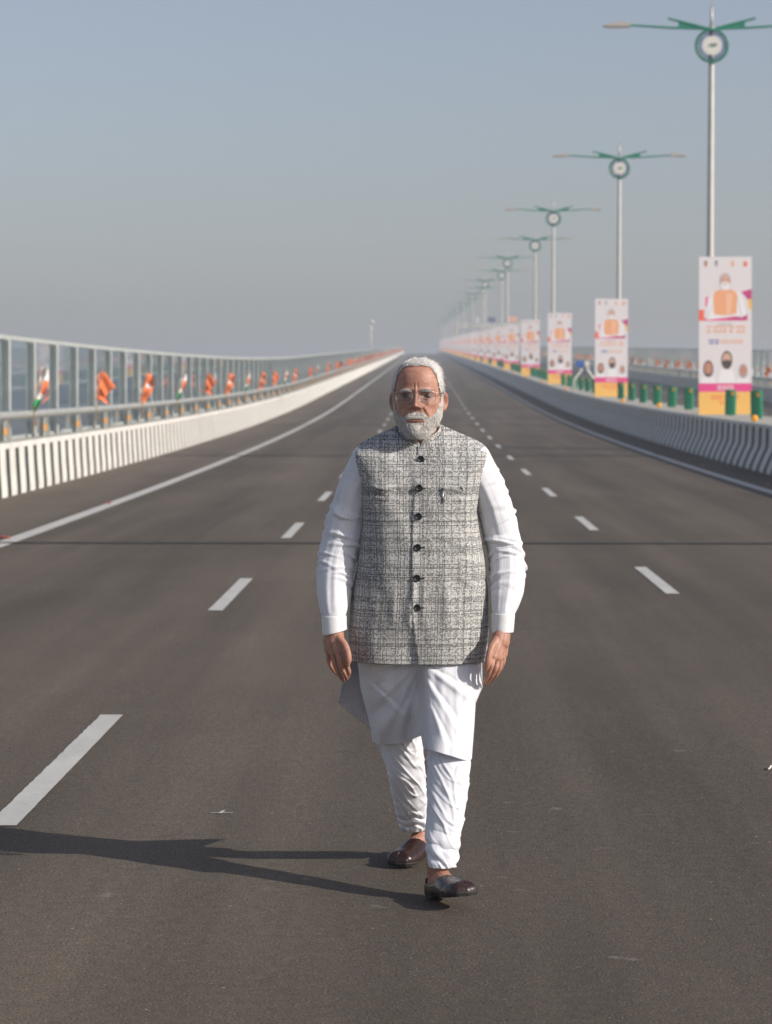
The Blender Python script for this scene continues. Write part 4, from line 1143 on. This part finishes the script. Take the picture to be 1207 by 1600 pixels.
while cnt < 9500:
    z = rnd.uniform(-.129, .012); th = rnd.gauss(0, .75)
    if abs(th) > 1.75: continue
    TH, Z = np.array([th]), np.array([z]); x, y, _ = head_surface(TH, Z); k = beard_keep(TH, Z, x, y)[0]
    if k <= 0.0 or rnd.random() > .35 + k: continue
    off = float(beard_off(TH, Z, x, y)[0]) * max(.15, min(1, k)) - .001; x, y, _ = head_surface(TH, Z, np.array([off])); q = Vector((x[0], y[0], z))
    nrm = Vector((math.sin(th), -math.cos(th), -.2)); a = q.x
    if z > -.070 and abs(a) < .034: dn = Vector((np.sign(a)*(.35 + 16*abs(a)), 0, -1))           # moustache combed to the sides
    else: dn = Vector((-a*3, 0, -1))
    dd = dn*.8 + nrm*.40 + Vector([rnd.gauss(0, .09) for _ in range(3)]); de = dn + nrm*.10 + Vector([rnd.gauss(0, .12) for _ in range(3)])
    L = .006 + .009*float(ss(-.07, -.12, z)) + rnd.uniform(0, .003)
    if z < -.07 and z > -.082 and abs(a) < .03: L *= .6
    strand(bd, HROT @ q + HC, (HROT @ dd, HROT @ de), L, .0014, M['beard'] if rnd.random() > .06 else M['beard_dark']); cnt += 1
child(bd.build('beard', None, True))
for s in (-1, 1):
    eb = MB()
    for _ in range(420):
        t = rnd.random(); x = s*(.013 + .036*t); z = .0120 + .0048*math.sin(PI*min(1, t*.85)) + rnd.gauss(0, .0017)
        th = math.asin(max(-1, min(1, x/.088))); X_, Y_, _ = head_surface(np.array([th]), np.array([z])); q = Vector((X_[0], Y_[0] - .0006, z))
        dd = Vector((s*(1.0), -.25, .45 - .9*t)) + Vector([rnd.gauss(0, .25) for _ in range(3)])
        strand(eb, HROT @ q + HC, (HROT @ dd, HROT @ (dd + Vector((0, .3, -.3)))), rnd.uniform(.006, .011), .0011, M['hair'])
    child(eb.build('eyebrow', None, True))

# ---- spectacles
gl = MB(); HWv = hw
def rrect(cx, cz, w, h, r, n=6):
    pts = []
    for (sx, sz, a0) in ((1, 1, 0), (-1, 1, PI/2), (-1, -1, PI), (1, -1, 1.5*PI)):
        for i in range(n + 1):
            a = a0 + PI/2*i/n; pts.append((cx + sx*(w/2 - r) + r*math.cos(a), cz + sz*(h/2 - r) + r*math.sin(a)))
    return pts
yg = -.1045
for s in (-1, 1):
    pts = [hw((x, yg + 6.0*(abs(x) - .01)**2, z)) for x, z in rrect(s*.0370, -.0055, .054, .034, .012)]
    gl.tube(pts + [pts[0], pts[1]], .00085, M['wire'], 6, cap=False)
    x0 = s*.0640
    gl.tube([hw((x0, yg + .0148, .006)), hw((s*.071, yg + .028, .007)), hw((s*.0795, -.060, .006)), hw((s*.0825, -.02, .004)), hw((s*.084, .006, .0)), hw((s*.083, .022, -.014))], .0011, M['wire'], 6)
    gl.tube([hw((s*.0095, yg + .001, -.004)), hw((s*.0085, yg + .006, -.010)), hw((s*.0095, yg + .010, -.014))], .0008, M['wire'], 6)
gl.tube([hw((-.0100, yg, .0)), hw((-.004, yg - .0015, .003)), hw((.004, yg - .0015, .003)), hw((.0100, yg, .0))], .0010, M['wire'], 6)
glo = child(gl.build('glasses', None, True))
def lens_mat():
    m = bpy.data.materials.new('spectacle_lens'); m.use_nodes = True; nt = m.node_tree; nt.nodes.clear()
    o = nt.nodes.new('ShaderNodeOutputMaterial'); mx = nt.nodes.new('ShaderNodeMixShader'); mx.inputs[0].default_value = .05
    tr = nt.nodes.new('ShaderNodeBsdfTransparent'); tr.inputs[0].default_value = (.93, .93, .94, 1); g = nt.nodes.new('ShaderNodeBsdfGlossy'); g.inputs['Roughness'].default_value = .02
    nt.links.new(tr.outputs[0], mx.inputs[1]); nt.links.new(g.outputs[0], mx.inputs[2]); nt.links.new(mx.outputs[0], o.inputs[0]); return m
LM = lens_mat()
for s in (-1, 1):
    pp = rrect(s*.0370, -.0055, .0535, .0335, .012); ln = MB()
    vs = [hw((x, yg + 6.0*(abs(x) - .01)**2, z)) for x, z in pp] + [hw((s*.0370, yg + 6.0*(.027)**2, -.0055))]
    vs2 = [v + Vector((0, .0012, 0)) for v in vs]; n = len(pp)
    ln.add(vs + vs2, [(i, (i+1) % n, n) for i in range(n)] + [((i+1) % n + n + 1, i + n + 1, 2*n + 1) for i in range(n)] + [(i, i+n+1, (i+1) % n+n+1, (i+1) % n) for i in range(n)], LM)
    sub(ln.build('lens', None, True), glo)

# ---- waistcoat
VR = [ # py, left, right, centre depth, half depth, tilt
 (671.5, 621.5, 690.5, 7.835, .078, .054), (676, 610, 700, 7.835, .079, .053), (682, 596, 719, 7.83, .080, .050), (690, 577, 738, 7.83, .082, .045), (697, 560.5, 755, 7.83, .085, .039),
 (702, 554.5, 761.5, 7.828, .089, .034), (710, 555.5, 761, 7.825, .094, .028), (729, 559, 756, 7.82, .105, .015), (760, 565, 750, 7.82, .120, .004), (795, 567, 746, 7.82, .133, 0),
 (828, 565.5, 749, 7.82, .144, 0), (875, 559, 758, 7.82, .153, 0), (928, 549.5, 763, 7.82, .156, 0), (987, 544.5, 764, 7.82, .154, 0), (1014, 545, 762, 7.82, .152, 0), (1031, 546, 760, 7.82, .150, 0)]
VRD = interp_rows(VR, 230)
def placket_x(py): return np.interp(py, [690, 702, 760, 861, 950, 994, 1045], [653, 649, 647, 643.5, 645, 648.5, 654])
nth = 600
q_ = random.Random(5); VC = []
for (cx_, cz_, sg) in ((-.20, 1.29, 1), (.17, 1.29, -1)):
    for k in range(7): a_ = q_.uniform(-1.25, .1); L_ = q_.uniform(.10, .20); VC.append((cx_, cz_ + q_.uniform(-.05, .02), cx_ + sg*L_*math.cos(a_), cz_ + L_*math.sin(a_), q_.uniform(.005, .010), q_.uniform(.0025, .005)))
for k in range(16):
    sg = q_.choice((-1, 1)); zc_ = q_.uniform(.86, 1.15); VC.append((-.02 + sg*.235, zc_, -.02 + sg*q_.uniform(.06, .15), zc_ + q_.uniform(-.05, .06), q_.uniform(.005, .011), q_.uniform(-.004, .005)))
for k in range(6): x_ = q_.uniform(-.16, .14); VC.append((x_, .82, x_ + q_.uniform(-.02, .02), 1.02, q_.uniform(.010, .018), q_.uniform(.003, .006)))
vs = []; uvs = []
for j, r in enumerate(VRD):
    py = r[0]; c = P((r[1] + r[2])/2, py, r[3]); W = (r[2] - r[1])/2 * r[3]/FPX; px_m = r[3]/FPX
    pe = interp(py, [671, 684, 697, 704, 735, 765, 820, 880], [2.1, 2.4, 3.6, 4.6, 4.2, 3.3, 2.6, 2.45]); arc = 0; prev = None; open_ = ss(960, 1045, py)
    for i in range(nth + 1):
        th = -PI/2 + 2*PI*i/nth + PI                       # starts at the back
        a, b = superell(th, pe); x = c.x + W*a; y = c.y + r[4]*b
        front = max(0, -b)
        phi = abs(math.atan2(a, -b)); z = c.z - r[5]*(1 - phi/(PI/2))
        # soft body folds
        f = .0065*vn(x*9, z*5 + x*4, 3.1) + .0045*float(ss(930, 1030, py))*math.sin(x*26 + .8*math.sin(z*9)) * (.3 + .7*front)
        f += -.006*math.exp(-((z - 1.135 + .35*abs(x + .03) - .05)/.02)**2)*float(ss(.14, .2, abs(x + .02)))          # pull at the sides
        for (ax_, az_, bx_, bz_, w_, A_) in VC:
            ux, uz = bx_ - ax_, bz_ - az_; L2 = ux*ux + uz*uz; tq = ((x - ax_)*ux + (z - az_)*uz)/L2
            if -.2 < tq < 1.2 and b < 0:
                dist = ((x - ax_)*uz - (z - az_)*ux)/math.sqrt(L2)
                if abs(dist) < 3*w_: f += A_*math.exp(-(dist/w_)**2)*math.sin(PI*min(1, max(0, tq)))
        f += .0040*vn(x*20 + 7 + z*6, z*7, 9.0)
        # diagonal pulls below the left chest
        y += (-b) * 0 - f*front; x += (a)*.0028*vn(y*14, z*13, 5)
        # overlapping front edge
        if front > 0.3:
            pxx = 603.5 + (x*FPX/y) + 62.5                  # picture column of this point (approx.)
            e = pxx - placket_x(py); y -= .0048 * float(ss(-.4, .4, e)) * math.exp(-max(0, e)/16.0) ; y -= .0035*open_*float(ss(-.6, .6, e))
            # welt of the breast pocket, lower pockets
            zz_ = z - P(700, 768, 7.68).z
            if 692 < pxx < 738 and abs(zz_ + .0006*(pxx - 715)) < .0055: y -= .0010
        if prev is not None: arc += math.hypot(x - prev[0], y - prev[1])
        prev = (x, y); vs.append(Vector((x, y, z))); uvs.append([arc, z, x - c.x, py])
fs = [(j*(nth+1)+i, (j+1)*(nth+1)+i, (j+1)*(nth+1)+i+1, j*(nth+1)+i+1) for j in range(len(VRD)-1) for i in range(nth)]
vacc = 0.0; kq = int(nth*.40)
for j in range(len(VRD)):
    b0 = j*(nth+1); mid = uvs[b0 + nth//2][0]
    if j: vacc -= (vs[b0 + kq] - vs[b0 - (nth+1) + kq]).length
    for i in range(nth+1):
        q4 = uvs[b0 + i]; wv_ = float(ss(730, 775, q4[3])); uvs[b0 + i] = ((q4[0] - mid)*wv_ + q4[2]*(1 - wv_), q4[1])
vest = child(link_mesh('waistcoat', vs, fs, [M['tweed']], None, None, True, uvs))
so = vest.modifiers.new('th', 'SOLIDIFY'); so.thickness = 0.004; so.offset = -1 if True else 1
# standing collar
vs = []; uvs = []; fs = []; nc = 120; nr = 10
for j in range(nr + 1):
    t = j/nr
    for i in range(nc + 1):
        A = -PI/2 + .035*t + (2*PI - .07*t) * i/nc           # starts and ends at the centre front
        cx = P(655.8, 700, 7.83).x + .0015; rx = .0700 - .0060*t; ry = .0750 - .0085*t
        x = cx + rx*math.cos(A); y = 7.835 + ry*math.sin(A)
        ph = min(A + PI/2, 1.5*PI - A); vv_ = 1 - ph/(PI/2); zb = P(655, 673, 7.835).z - .055*vv_; zt = P(655, 666, 7.83).z - .047*vv_
        z = zb + (zt - zb)*t - .006*(1-t)
        z -= .010*t*t*math.exp(-((min(i, nc - i)*2*PI/nc)/.10)**2)
        vs.append(Vector((x, y, z))); s_ = (A + PI/2)*.075
        k45 = .7071; s2 = s_ if s_ < .235 else (.47 - s_); uvs.append((k45*(s2 + t*.034), k45*(s2 - t*.034) + .7))
for j in range(nr):
    for i in range(nc): fs.append((j*(nc+1)+i, j*(nc+1)+i+1, (j+1)*(nc+1)+i+1, (j+1)*(nc+1)+i))
col_ = sub(link_mesh('collar', vs, fs, [M['tweed']], None, None, True, uvs), vest)
so = col_.modifiers.new('th', 'SOLIDIFY'); so.thickness = 0.0045; so.offset = 0
# sample the waistcoat front so that things can sit on it
vco = np.array([tuple(v) for v in link_mesh.__globals__['vest'].data.vertices[0].co]) if False else None
VG = np.empty(len(vest.data.vertices)*3); vest.data.vertices.foreach_get('co', VG); VG = VG.reshape(-1, 3); VF = VG[VG[:, 1] < 7.80]
def on_vest(px, py, out=0.002):
    p = P(px, py, 7.68)
    for _ in range(2):
        d = (VF[:, 0] - p.x)**2 + (VF[:, 2] - p.z)**2; k = np.argsort(d)[:4]; yv = VF[k, 1].min(); p = P(px, py, yv - out)
    return p
for (bx, by) in ((658, 717.5), (655.5, 762.5), (654, 807), (653, 855.5), (652.3, 903.5), (652.3, 949.5)):
    p = on_vest(bx, by, .0022); b = MB(); n = 28
    prof_ = [(.0112, 0), (.0116, .0018), (.0108, .0034), (.0092, .0036), (.0084, .0024), (.003, .0022), (0.0002, .0022)]
    vs = [Vector((p.x + r*math.cos(2*PI*i/n), p.y - h, p.z + r*math.sin(2*PI*i/n))) for r, h in prof_ for i in range(n)]
    fs = [(j*n+i, (j+1)*n+i, (j+1)*n+(i+1) % n, j*n+(i+1) % n) for j in range(len(prof_)-1) for i in range(n)]
    b.add(vs, fs, M['button']); bo = sub(b.build('button', None, True), vest)
    q = on_vest(bx + 8, by, .0012); h = MB(); h.box((q.x - .013, q.y - .0007, q.z - .0011), (q.x + .0065, q.y + .0007, q.z + .0011), M['button']); sub(h.build('buttonhole', None), vest)
# pen clipped in the breast pocket
p0 = on_vest(692, 765, .0035); p1 = on_vest(693.5, 786, .0035); pn = MB()
pn.tube([p0, p0.lerp(p1, .5) + Vector((0, -.001, 0)), p1], [.0022, .002, .0017], M['steel'], 8); pn.tube([p0 + Vector((-.004, 0, .002)), p0 + Vector((.001, 0, .003)), p0], .0026, M['sole'], 8)
pen = pn.build('pen', None, True); tag(pen, 'small steel pen clipped in the breast pocket of the grey waistcoat', 'pen')
pk = MB(); q = on_vest(722, 763, .0012); pk.tube([q + Vector((-.004, 0, .004)), q, q + Vector((.002, 0, -.008))], [.0018, .003, .0008], M['button'], 6); sub(pk.build('pocket_tab', None, True), vest)

# ---- sleeves
def sleeve_mesh(rows, seed, cuff_at, m=240, n=110, ampf=1.0, el=880):
    """rows: py, left px, right px, centre depth, half depth"""
    R = interp_rows(rows, m); vs = []; uvs = []
    C = np.array([tuple(P((r[1] + r[2])/2, r[0], r[3])) for r in R]); q_ = random.Random(int(seed*10)); CR = []
    for k in range(34):
        c0 = q_.gauss(el, 32) if k < 20 else q_.uniform(745, 950)
        CR.append((c0, q_.uniform(-14, 14), q_.uniform(-8, 8), q_.uniform(2.2, 4.8), (q_.uniform(.0035, .0075) if k < 20 else q_.uniform(.0015, .0035))*ampf, q_.uniform(0, 2*PI), q_.uniform(.5, 1.3)))
    for j, r in enumerate(R):
        t = C[min(j+1, m-1)] - C[max(j-1, 0)]; t = Vector(t).normalized(); ex = Vector((1, 0, 0)); ex = (ex - t*ex.dot(t)).normalized(); ey = ex.cross(t).normalized()
        if ey.y < 0: ey = -ey
        W = (r[2] - r[1])/2 * r[3]/FPX; py = r[0]
        amp = 1.0 * float(ss(705, 760, py)) * (1 - float(ss(cuff_at - 6, cuff_at, py)))
        for i in range(n):
            th = 2*PI*i/n; a, b = math.cos(th), math.sin(th); s = -C[j, 2]
            wv = s*1.0
            # oblique ridged creases that bunch at the elbow
            q1 = vn(s*19 + 1.1*a + seed, a*.7, b*.7 + seed); q2 = 0
            rg = .0016*q1*float(ss(705, 780, py))
            for (c0, tl, bw, w_, A_, t0, tw) in CR:
                e_ = (py - c0 - tl*a - bw*b)/w_
                if abs(e_) < 3.2:
                    dth = (th - t0 + PI) % (2*PI) - PI; g_ = A_*math.exp(-(dth/tw)**2); rg += g_*(math.exp(-e_*e_) - .55*math.exp(-((e_ - 1.7)/.9)**2))
            lg = vn(a*3.5 + seed, b*3.5, s*5)
            rr = 1; o = amp * rg * .9 + .003*lg*float(ss(705, 760, py))*(1 - float(ss(cuff_at - 6, cuff_at, py)))
            p = Vector(C[j]) + ex*a*(W + o) + ey*b*(r[4] + o)
            vs.append(p); uvs.append((th*.06, -s))
    fs = [(j*n+i, (j+1)*n+i, (j+1)*n+(i+1) % n, j*n+(i+1) % n) for j in range(m-1) for i in range(n)]
    return vs, fs, uvs
KV, KF, KU = [], [], []
def kadd(vs, fs, uvs):
    n = len(KV); KV.extend(vs); KU.extend(uvs); KF.extend([tuple(n + q for q in f) for f in fs])
SL = [(706, 575, 592, 7.835, .020), (708, 562, 600, 7.835, .042), (711, 555.5, 606, 7.835, .066), (716, 550, 602, 7.835, .072), (735, 541, 596, 7.835, .075), (762, 528, 584, 7.84, .074), (790, 519, 577, 7.84, .070), (815, 510, 572, 7.835, .068),
      (850, 502, 566, 7.825, .066), (875, 497, 557, 7.81, .064), (894, 494.5, 553, 7.795, .062), (924, 495.5, 548.5, 7.77, .057), (940, 497.5, 546.5, 7.755, .053), (955, 500.5, 543.5, 7.74, .047), (963, 504, 540.5, 7.733, .039), (973, 506, 539, 7.728, .034)]
SR = [(706, 724, 741, 7.835, .020), (708, 716, 753.5, 7.835, .042), (711, 710, 761.5, 7.835, .066), (716, 714, 767, 7.835, .072), (735, 720, 776, 7.835, .075), (759, 732, 788.5, 7.84, .074), (790, 745, 800, 7.845, .070), (815, 750.5, 808.5, 7.85, .068),
      (835, 755.5, 811.5, 7.85, .067), (860, 762.5, 817, 7.84, .066), (881, 766, 821, 7.825, .064), (905, 766, 821, 7.80, .060), (924, 766, 818.5, 7.78, .056), (943, 767, 811.5, 7.76, .050), (956, 769, 804.5, 7.745, .041), (968, 771, 801, 7.74, .034)]
kadd(*sleeve_mesh(SL, 1.7, 966, el=868)); kadd(*sleeve_mesh(SR, 8.3, 962, el=862, ampf=1.15))
# skirt of the kurta: front panel hanging over both thighs
TOPY = 1008
nu_, nv_ = 170, 130
PC = [(656, 1036, 596, 1150, 5, .008), (652, 1036, 574, 1112, 5, .007), (640, 1034, 566, 1078, 4, .005), (652, 1060, 622, 1156, 4, .006), (664, 1040, 742, 1096, 5, .006), (662, 1056, 728, 1160, 5, .005), (672, 1100, 700, 1172, 4, .004), (750, 1040, 716, 1128, 5, .005), (560, 1050, 640, 1128, 4, .004)]
def front_panel(i, j):
    u = i/(nu_-1); v = j/(nv_-1)
    # hem row for this column
    def edge_l(v): return interp(v, [0, .12, .45, .80, 1.0], [562, 559, 564, 578, 583.5])
    def edge_r(v): return interp(v, [0, .15, .38, .52, .72, 1.0], [746, 753, 753.5, 743, 741, 737])
    xl, xr = edge_l(v), edge_r(v)
    w = u; px = xl + (xr - xl)*w
    hem = interp(px, [583, 593, 626, 655, 659, 662, 666, 700, 733, 740], [1158, 1163.5, 1161.5, 1151, 1149.5, 1168.5, 1170.5, 1180, 1190, 1182])
    py = TOPY + (hem - TOPY)*v
    t = (u - .5)*2
    s = float(ss(640 - 6*v, 672 + 2*v, px))
    dR = 7.82 + .100*v*v; dF = 7.815 - .165*v            # rear thigh goes back, front thigh comes forward
    dc = dR + (dF - dR)*s
    hd = .098 - .010*v
    bulge = (1 - abs(t)**3)**(1/3.0)
    y = dc - hd*bulge
    # each thigh is round
    cf = 704 - 2*v; y += .040*v*((px - cf)/38.0)**2*s; cr = 618; y += .035*v*((px - cr)/40.0)**2*(1 - s)
    y += .034*math.exp(-((px - (652 + 8*v))/6.5)**2)*float(ss(.05, .5, v))
    # folds: drape fans from the waist, slack folds across the rear thigh
    fan = math.sin(px*.21 + 2.2*v + 1.3*vn(px*.02, v*3, 1.0))
    y -= .0035*fan*(.25 + v)*(1 - .5*s) + .005*vn(px*.035, v*5.5, 2.0) + .0025*vn(px*.11, v*4, 5.0)
    y -= .0055*(1 - s)*math.sin(v*15 + px*.055)*float(ss(.1, .6, v)) + .004*s*math.exp(-((v - .35 - (px - 700)*.003)/.05)**2)
    for (xa, ya, xb, yb, w_, A_) in PC:
        ux, uy = xb - xa, yb - ya; L2 = ux*ux + uy*uy; tq = ((px - xa)*ux + (py - ya)*uy)/L2
        if 0 < tq < 1:
            dd_ = ((px - xa)*uy - (py - ya)*ux)/math.sqrt(L2); g_ = dd_/(w_*(.6 + .8*tq)); y -= A_*math.sin(PI*tq)**.6*(math.exp(-g_*g_) - .6*math.exp(-((g_ - 1.6)/.8)**2))
    p = P(px, py, y); return p
vs, fs = grid_mesh(nu_, nv_, front_panel, False)
kadd(vs, fs, [((i/(nu_-1))*.46, -(j/(nv_-1))*.3) for j in range(nv_) for i in range(nu_)])
# back panel with the corner blown out to the left of the picture
nb, mb_ = 110, 90
def back_panel(i, j):
    u = i/(nb-1); v = j/(mb_-1)
    pxl = interp(v, [0, .2, .45, .60, 1.0], [549, 547, 543, 537, 528.5]); pxr = interp(v, [0, .3, .6, 1.0], [756, 750, 741, 735])
    px = pxl + (pxr - pxl)*u
    hem = interp(u, [0, .10, .23, .34, .5, 1.0], [1097, 1116, 1137, 1186, 1160, 1140]); py = TOPY + (hem - TOPY)*v
    # side edge is flung backward and outward by the wind
    y = 7.84 + .115*(1 - abs(2*u - 1)**3)**(1/3.0) + .10*v*u*(1-u) + .06*v*v*float(ss(.55, .0, u)) + .24*v*v*math.exp(-((u - .36)/.13)**2) + .03*v
    y += .012*math.sin(9*u + 6*v)*v + .006*vn(u*9, v*5, 8.0)
    return P(px, py, y)
vs, fs = grid_mesh(nb, mb_, back_panel, False)
kadd(vs, [f[::-1] for f in fs], [((i/(nb-1))*.5 + .01, -(j/(mb_-1))*.3) for j in range(mb_) for i in range(nb)])
kur = child(link_mesh('kurta', KV, KF, [M['kurta']], None, None, True, KU))
so = kur.modifiers.new('th', 'SOLIDIFY'); so.thickness = 0.0016; so.offset = -1
# cuffs
for rows, tilt in (([(961.5, 503.0, 541.6, 7.735, .0425), (975, 504.2, 541.5, 7.727, .040), (988, 505, 542, 7.72, .039)], -.006), ([(957.5, 768.6, 804.6, 7.742, .0425), (972, 769, 803.6, 7.737, .0395), (987.5, 769, 802.2, 7.73, .0385)], .0)):
    R = interp_rows(rows, 16); n = 60; vs = []; uvs = []
    for r in R:
        c = P((r[1] + r[2])/2, r[0], r[3]); W = (r[2] - r[1])/2*r[3]/FPX + .0012
        tt = (r[0] - R[0][0])/(R[-1][0] - R[0][0])
        for i in range(n):
            a, b = math.cos(2*PI*i/n), math.sin(2*PI*i/n); vs.append(Vector((c.x + W*a, c.y + r[4]*b, c.z + (.010*a*tt if tilt else 0)))); uvs.append((i*.002, r[0]*.002))
    fs = [(j*n+i, (j+1)*n+i, (j+1)*n+(i+1) % n, j*n+(i+1) % n) for j in range(len(R)-1) for i in range(n)]
    co_ = sub(link_mesh('cuff', vs, fs, [M['cuff']], None, None, True, uvs), kur); so = co_.modifiers.new('th', 'SOLIDIFY'); so.thickness = .003; so.offset = -1

# ---- churidar trousers
def trouser_leg(rows, seed, bunch, m=300, n=100):
    R = interp_rows(rows, m); vs = []; uvs = []
    C = np.array([tuple(P((r[1] + r[2])/2, r[0], r[3])) for r in R]); pyend = R[-1][0]
    for j, r in enumerate(R):
        W = (r[2] - r[1])/2*r[3]/FPX; py = r[0]; k = float(ss(bunch, pyend - 14, py)) * (1 - .5*float(ss(pyend - 8, pyend, py)))
        s = C[j, 2]
        for i in range(n):
            th = 2*PI*i/n; a, b = math.cos(th), math.sin(th)
            diag = vn(s*17 + a*1.5 + seed, a*1.0 + b*.8, seed); diag2 = vn(s*26 - b*1.8 + a*1.2 + seed*2, b*.9, 3.3)
            o = .0048*math.exp(-(diag/.12)**2)*(1 - k*.6) + .0020*math.exp(-(diag2/.12)**2) - .0020 + .003*vn(a*2, b*2, s*8 + seed)
            ring = s*150 + 2.2*vn(a*1.1 + seed, b*1.1, s*14) * 2.2 + .9*a
            o += .0058*k*(abs(math.sin(ring/2))**.7*2 - 1.1)
            vs.append(Vector((C[j, 0] + (W + o*.8)*a, C[j, 1] + (r[4] + o)*b, C[j, 2] - (.010*float(ss(pyend-20, pyend, py))*b*-1 if False else 0)))); uvs.append((th*.05, s))
    fs = [(j*n+i, (j+1)*n+i, (j+1)*n+(i+1) % n, j*n+(i+1) % n) for j in range(m-1) for i in range(n)]
    return vs, fs, uvs
TF = [(1045, 672, 738, 7.82, .070), (1100, 672, 735, 7.78, .068), (1150, 671, 734, 7.72, .066), (1172, 668.5, 735, 7.68, .068), (1192, 667.5, 736.5, 7.65, .070), (1238, 667.5, 731.5, 7.61, .064), (1285, 666, 725.5, 7.565, .058), (1300, 665, 721, 7.55, .055),
      (1316, 664.5, 719.5, 7.532, .052), (1330, 666, 718, 7.518, .049), (1343, 667.5, 715.5, 7.505, .047), (1353, 670.5, 714, 7.50, .045)]
TR = [(1045, 592, 645, 7.86, .070), (1100, 592, 650, 7.90, .065), (1145, 596, 657, 7.935, .064), (1160, 595, 661, 7.945, .066), (1212, 606, 665.5, 7.98, .064), (1240, 611, 667, 8.03, .060), (1258, 616, 668, 8.06, .057), (1268, 619, 668, 8.08, .054),
      (1280, 622, 667.5, 8.105, .050), (1290, 625, 666, 8.125, .047), (1297, 627, 663, 8.14, .045)]
TV, TFc, TU = [], [], []
for rows, sd_, bn in ((TF, 2.2, 1270), (TR, 6.1, 1238)):
    vs, fs, uvs = trouser_leg(rows, sd_, bn); n = len(TV); TV += vs; TU += uvs; TFc += [tuple(n + q for q in f) for f in fs]
tr = child(link_mesh('trousers', TV, TFc, [M['churidar']], None, None, True, TU)); so = tr.modifiers.new('th', 'SOLIDIFY'); so.thickness = .0018; so.offset = -1

# ---- shoes
def shoe(k, side):
    H, a, b, n, L = shoe_frame(k); at = lambda x, y, z: H + a*x + b*y + n*z
    W = lambda t: interp(t, [0, .04, .12, .3, .5, .68, .82, .92, .97, 1.0], [0, .022, .0335, .0370, .043, .0505, .0500, .043, .033, 0])
    off = lambda t: side*.006*math.sin(t*PI)                       # slight banana of the last
    N = 160; loop = []
    for i in range(N):
        q = i/N*2
        if q < 1: t = .5 - .5*math.cos(PI*q); s = 1
        else: t = .5 + .5*math.cos(PI*(q-1)); s = -1
        loop.append((t, s*W(t) + off(t)))
    sole = MB(); lev = [(-.0, .93), (.003, .98), (.010, 1.03), (.014, 1.03)]
    def sz(t, z):   # heel block and a little spring at the toe and waist
        return z + .012*float(ss(.25, .45, t))*float(ss(1.0, .5, t))*(1 if z < .005 else .4) + (.010*float(ss(.72, 1.0, t))) + .006*float(ss(.35, .0, t))*(1 if z > .005 else 0)
    vs = []; 
    for z, sc in lev:
        for t, y in loop:
            yc = off(t); vs.append(at((.5 + (t - .5)*(1 + (sc-1)*.4))*L, yc + (y - yc)*sc, sz(t, z)))
    fs = [(j*N+i, j*N+(i+1) % N, (j+1)*N+(i+1) % N, (j+1)*N+i) for j in range(len(lev)-1) for i in range(N)]
    # caps
    for j in (0, len(lev)-1):
        k0 = len(vs); 
        for q in range(N): 
            t, y = loop[q]; vs.append(at(t*L, off(t), sz(t, lev[j][0])))
        for i in range(N): fs.append((j*N+i, j*N+(i+1) % N, k0+(i+1) % N, k0+i))
    sole.add(vs, fs, M['sole'])
    up = MB(); nvv = 26; vs = []; fs = []
    Hh = lambda t: interp(t, [0, .1, .3, .45, .52, .65, .8, .92, 1.0], [.074, .070, .065, .065, .065, .058, .052, .048, .040])
    for v in range(nvv + 1):
        w = v/nvv
        for i, (t, y) in enumerate(loop):
            yc = off(t); tt = .5 + (t - .5)*(1 - .10*(1 - math.cos(w*PI/2))*(1 if t > .5 else .35))
            g = 1 - math.cos(w*PI/2); 
            yy = yc + (y - yc)*(1 - g)*(1 + .05*math.sin(w*PI))
            zz2 = sz(t, .012) + (Hh(t) - .012)*math.sin(w*PI/2)**.85
            # taper towards the toe tip
            zz2 = sz(t, .012) + (zz2 - sz(t, .012))*(1 - .30*float(ss(.93, 1.0, t)))
            vs.append(at(tt*L, yy, zz2))
    for v in range(nvv):
        for i in range(N):
            t0 = loop[i][0]; w = v/nvv
            lim = .30 + .18*float(ss(.12, .0, t0)) + .0*t0 if t0 < .44 else (.30 + .7*float(ss(.44, .53, t0)))
            if w >= lim and t0 < .53: continue
            fs.append((v*N+i, v*N+(i+1) % N, (v+1)*N+(i+1) % N, (v+1)*N+i))
    up.add(vs, fs, M['leather'])
    u = child(up.build('shoe', None, True)); so = u.modifiers.new('th', 'SOLIDIFY'); so.thickness = .003; so.offset = 0
    sub(sole.build('sole', None, True), u)
shoe('front', 1); shoe('rear', -1)

# ------------------------------------------------------------------ haze
if HAZE > 0:
    mb = MB(); mb.box((-2500, -120, -15.2), (2500, 4000, 36), None or M['galv']); mb.mats = []
    me = bpy.data.materials.new('haze_air'); me.use_nodes = True; nt = me.node_tree; nt.nodes.clear()
    o_ = nt.nodes.new('ShaderNodeOutputMaterial'); pv = nt.nodes.new('ShaderNodeVolumePrincipled')
    pv.inputs['Color'].default_value = (0.86, 0.92, 1.0, 1); pv.inputs['Density'].default_value = HAZE; pv.inputs['Anisotropy'].default_value = 0.2
    nt.links.new(pv.outputs[0], o_.inputs['Volume'])
    hz = link_mesh('haze', mb.v, mb.f, [me], [0]*len(mb.f)); tag(hz, kind='stuff')
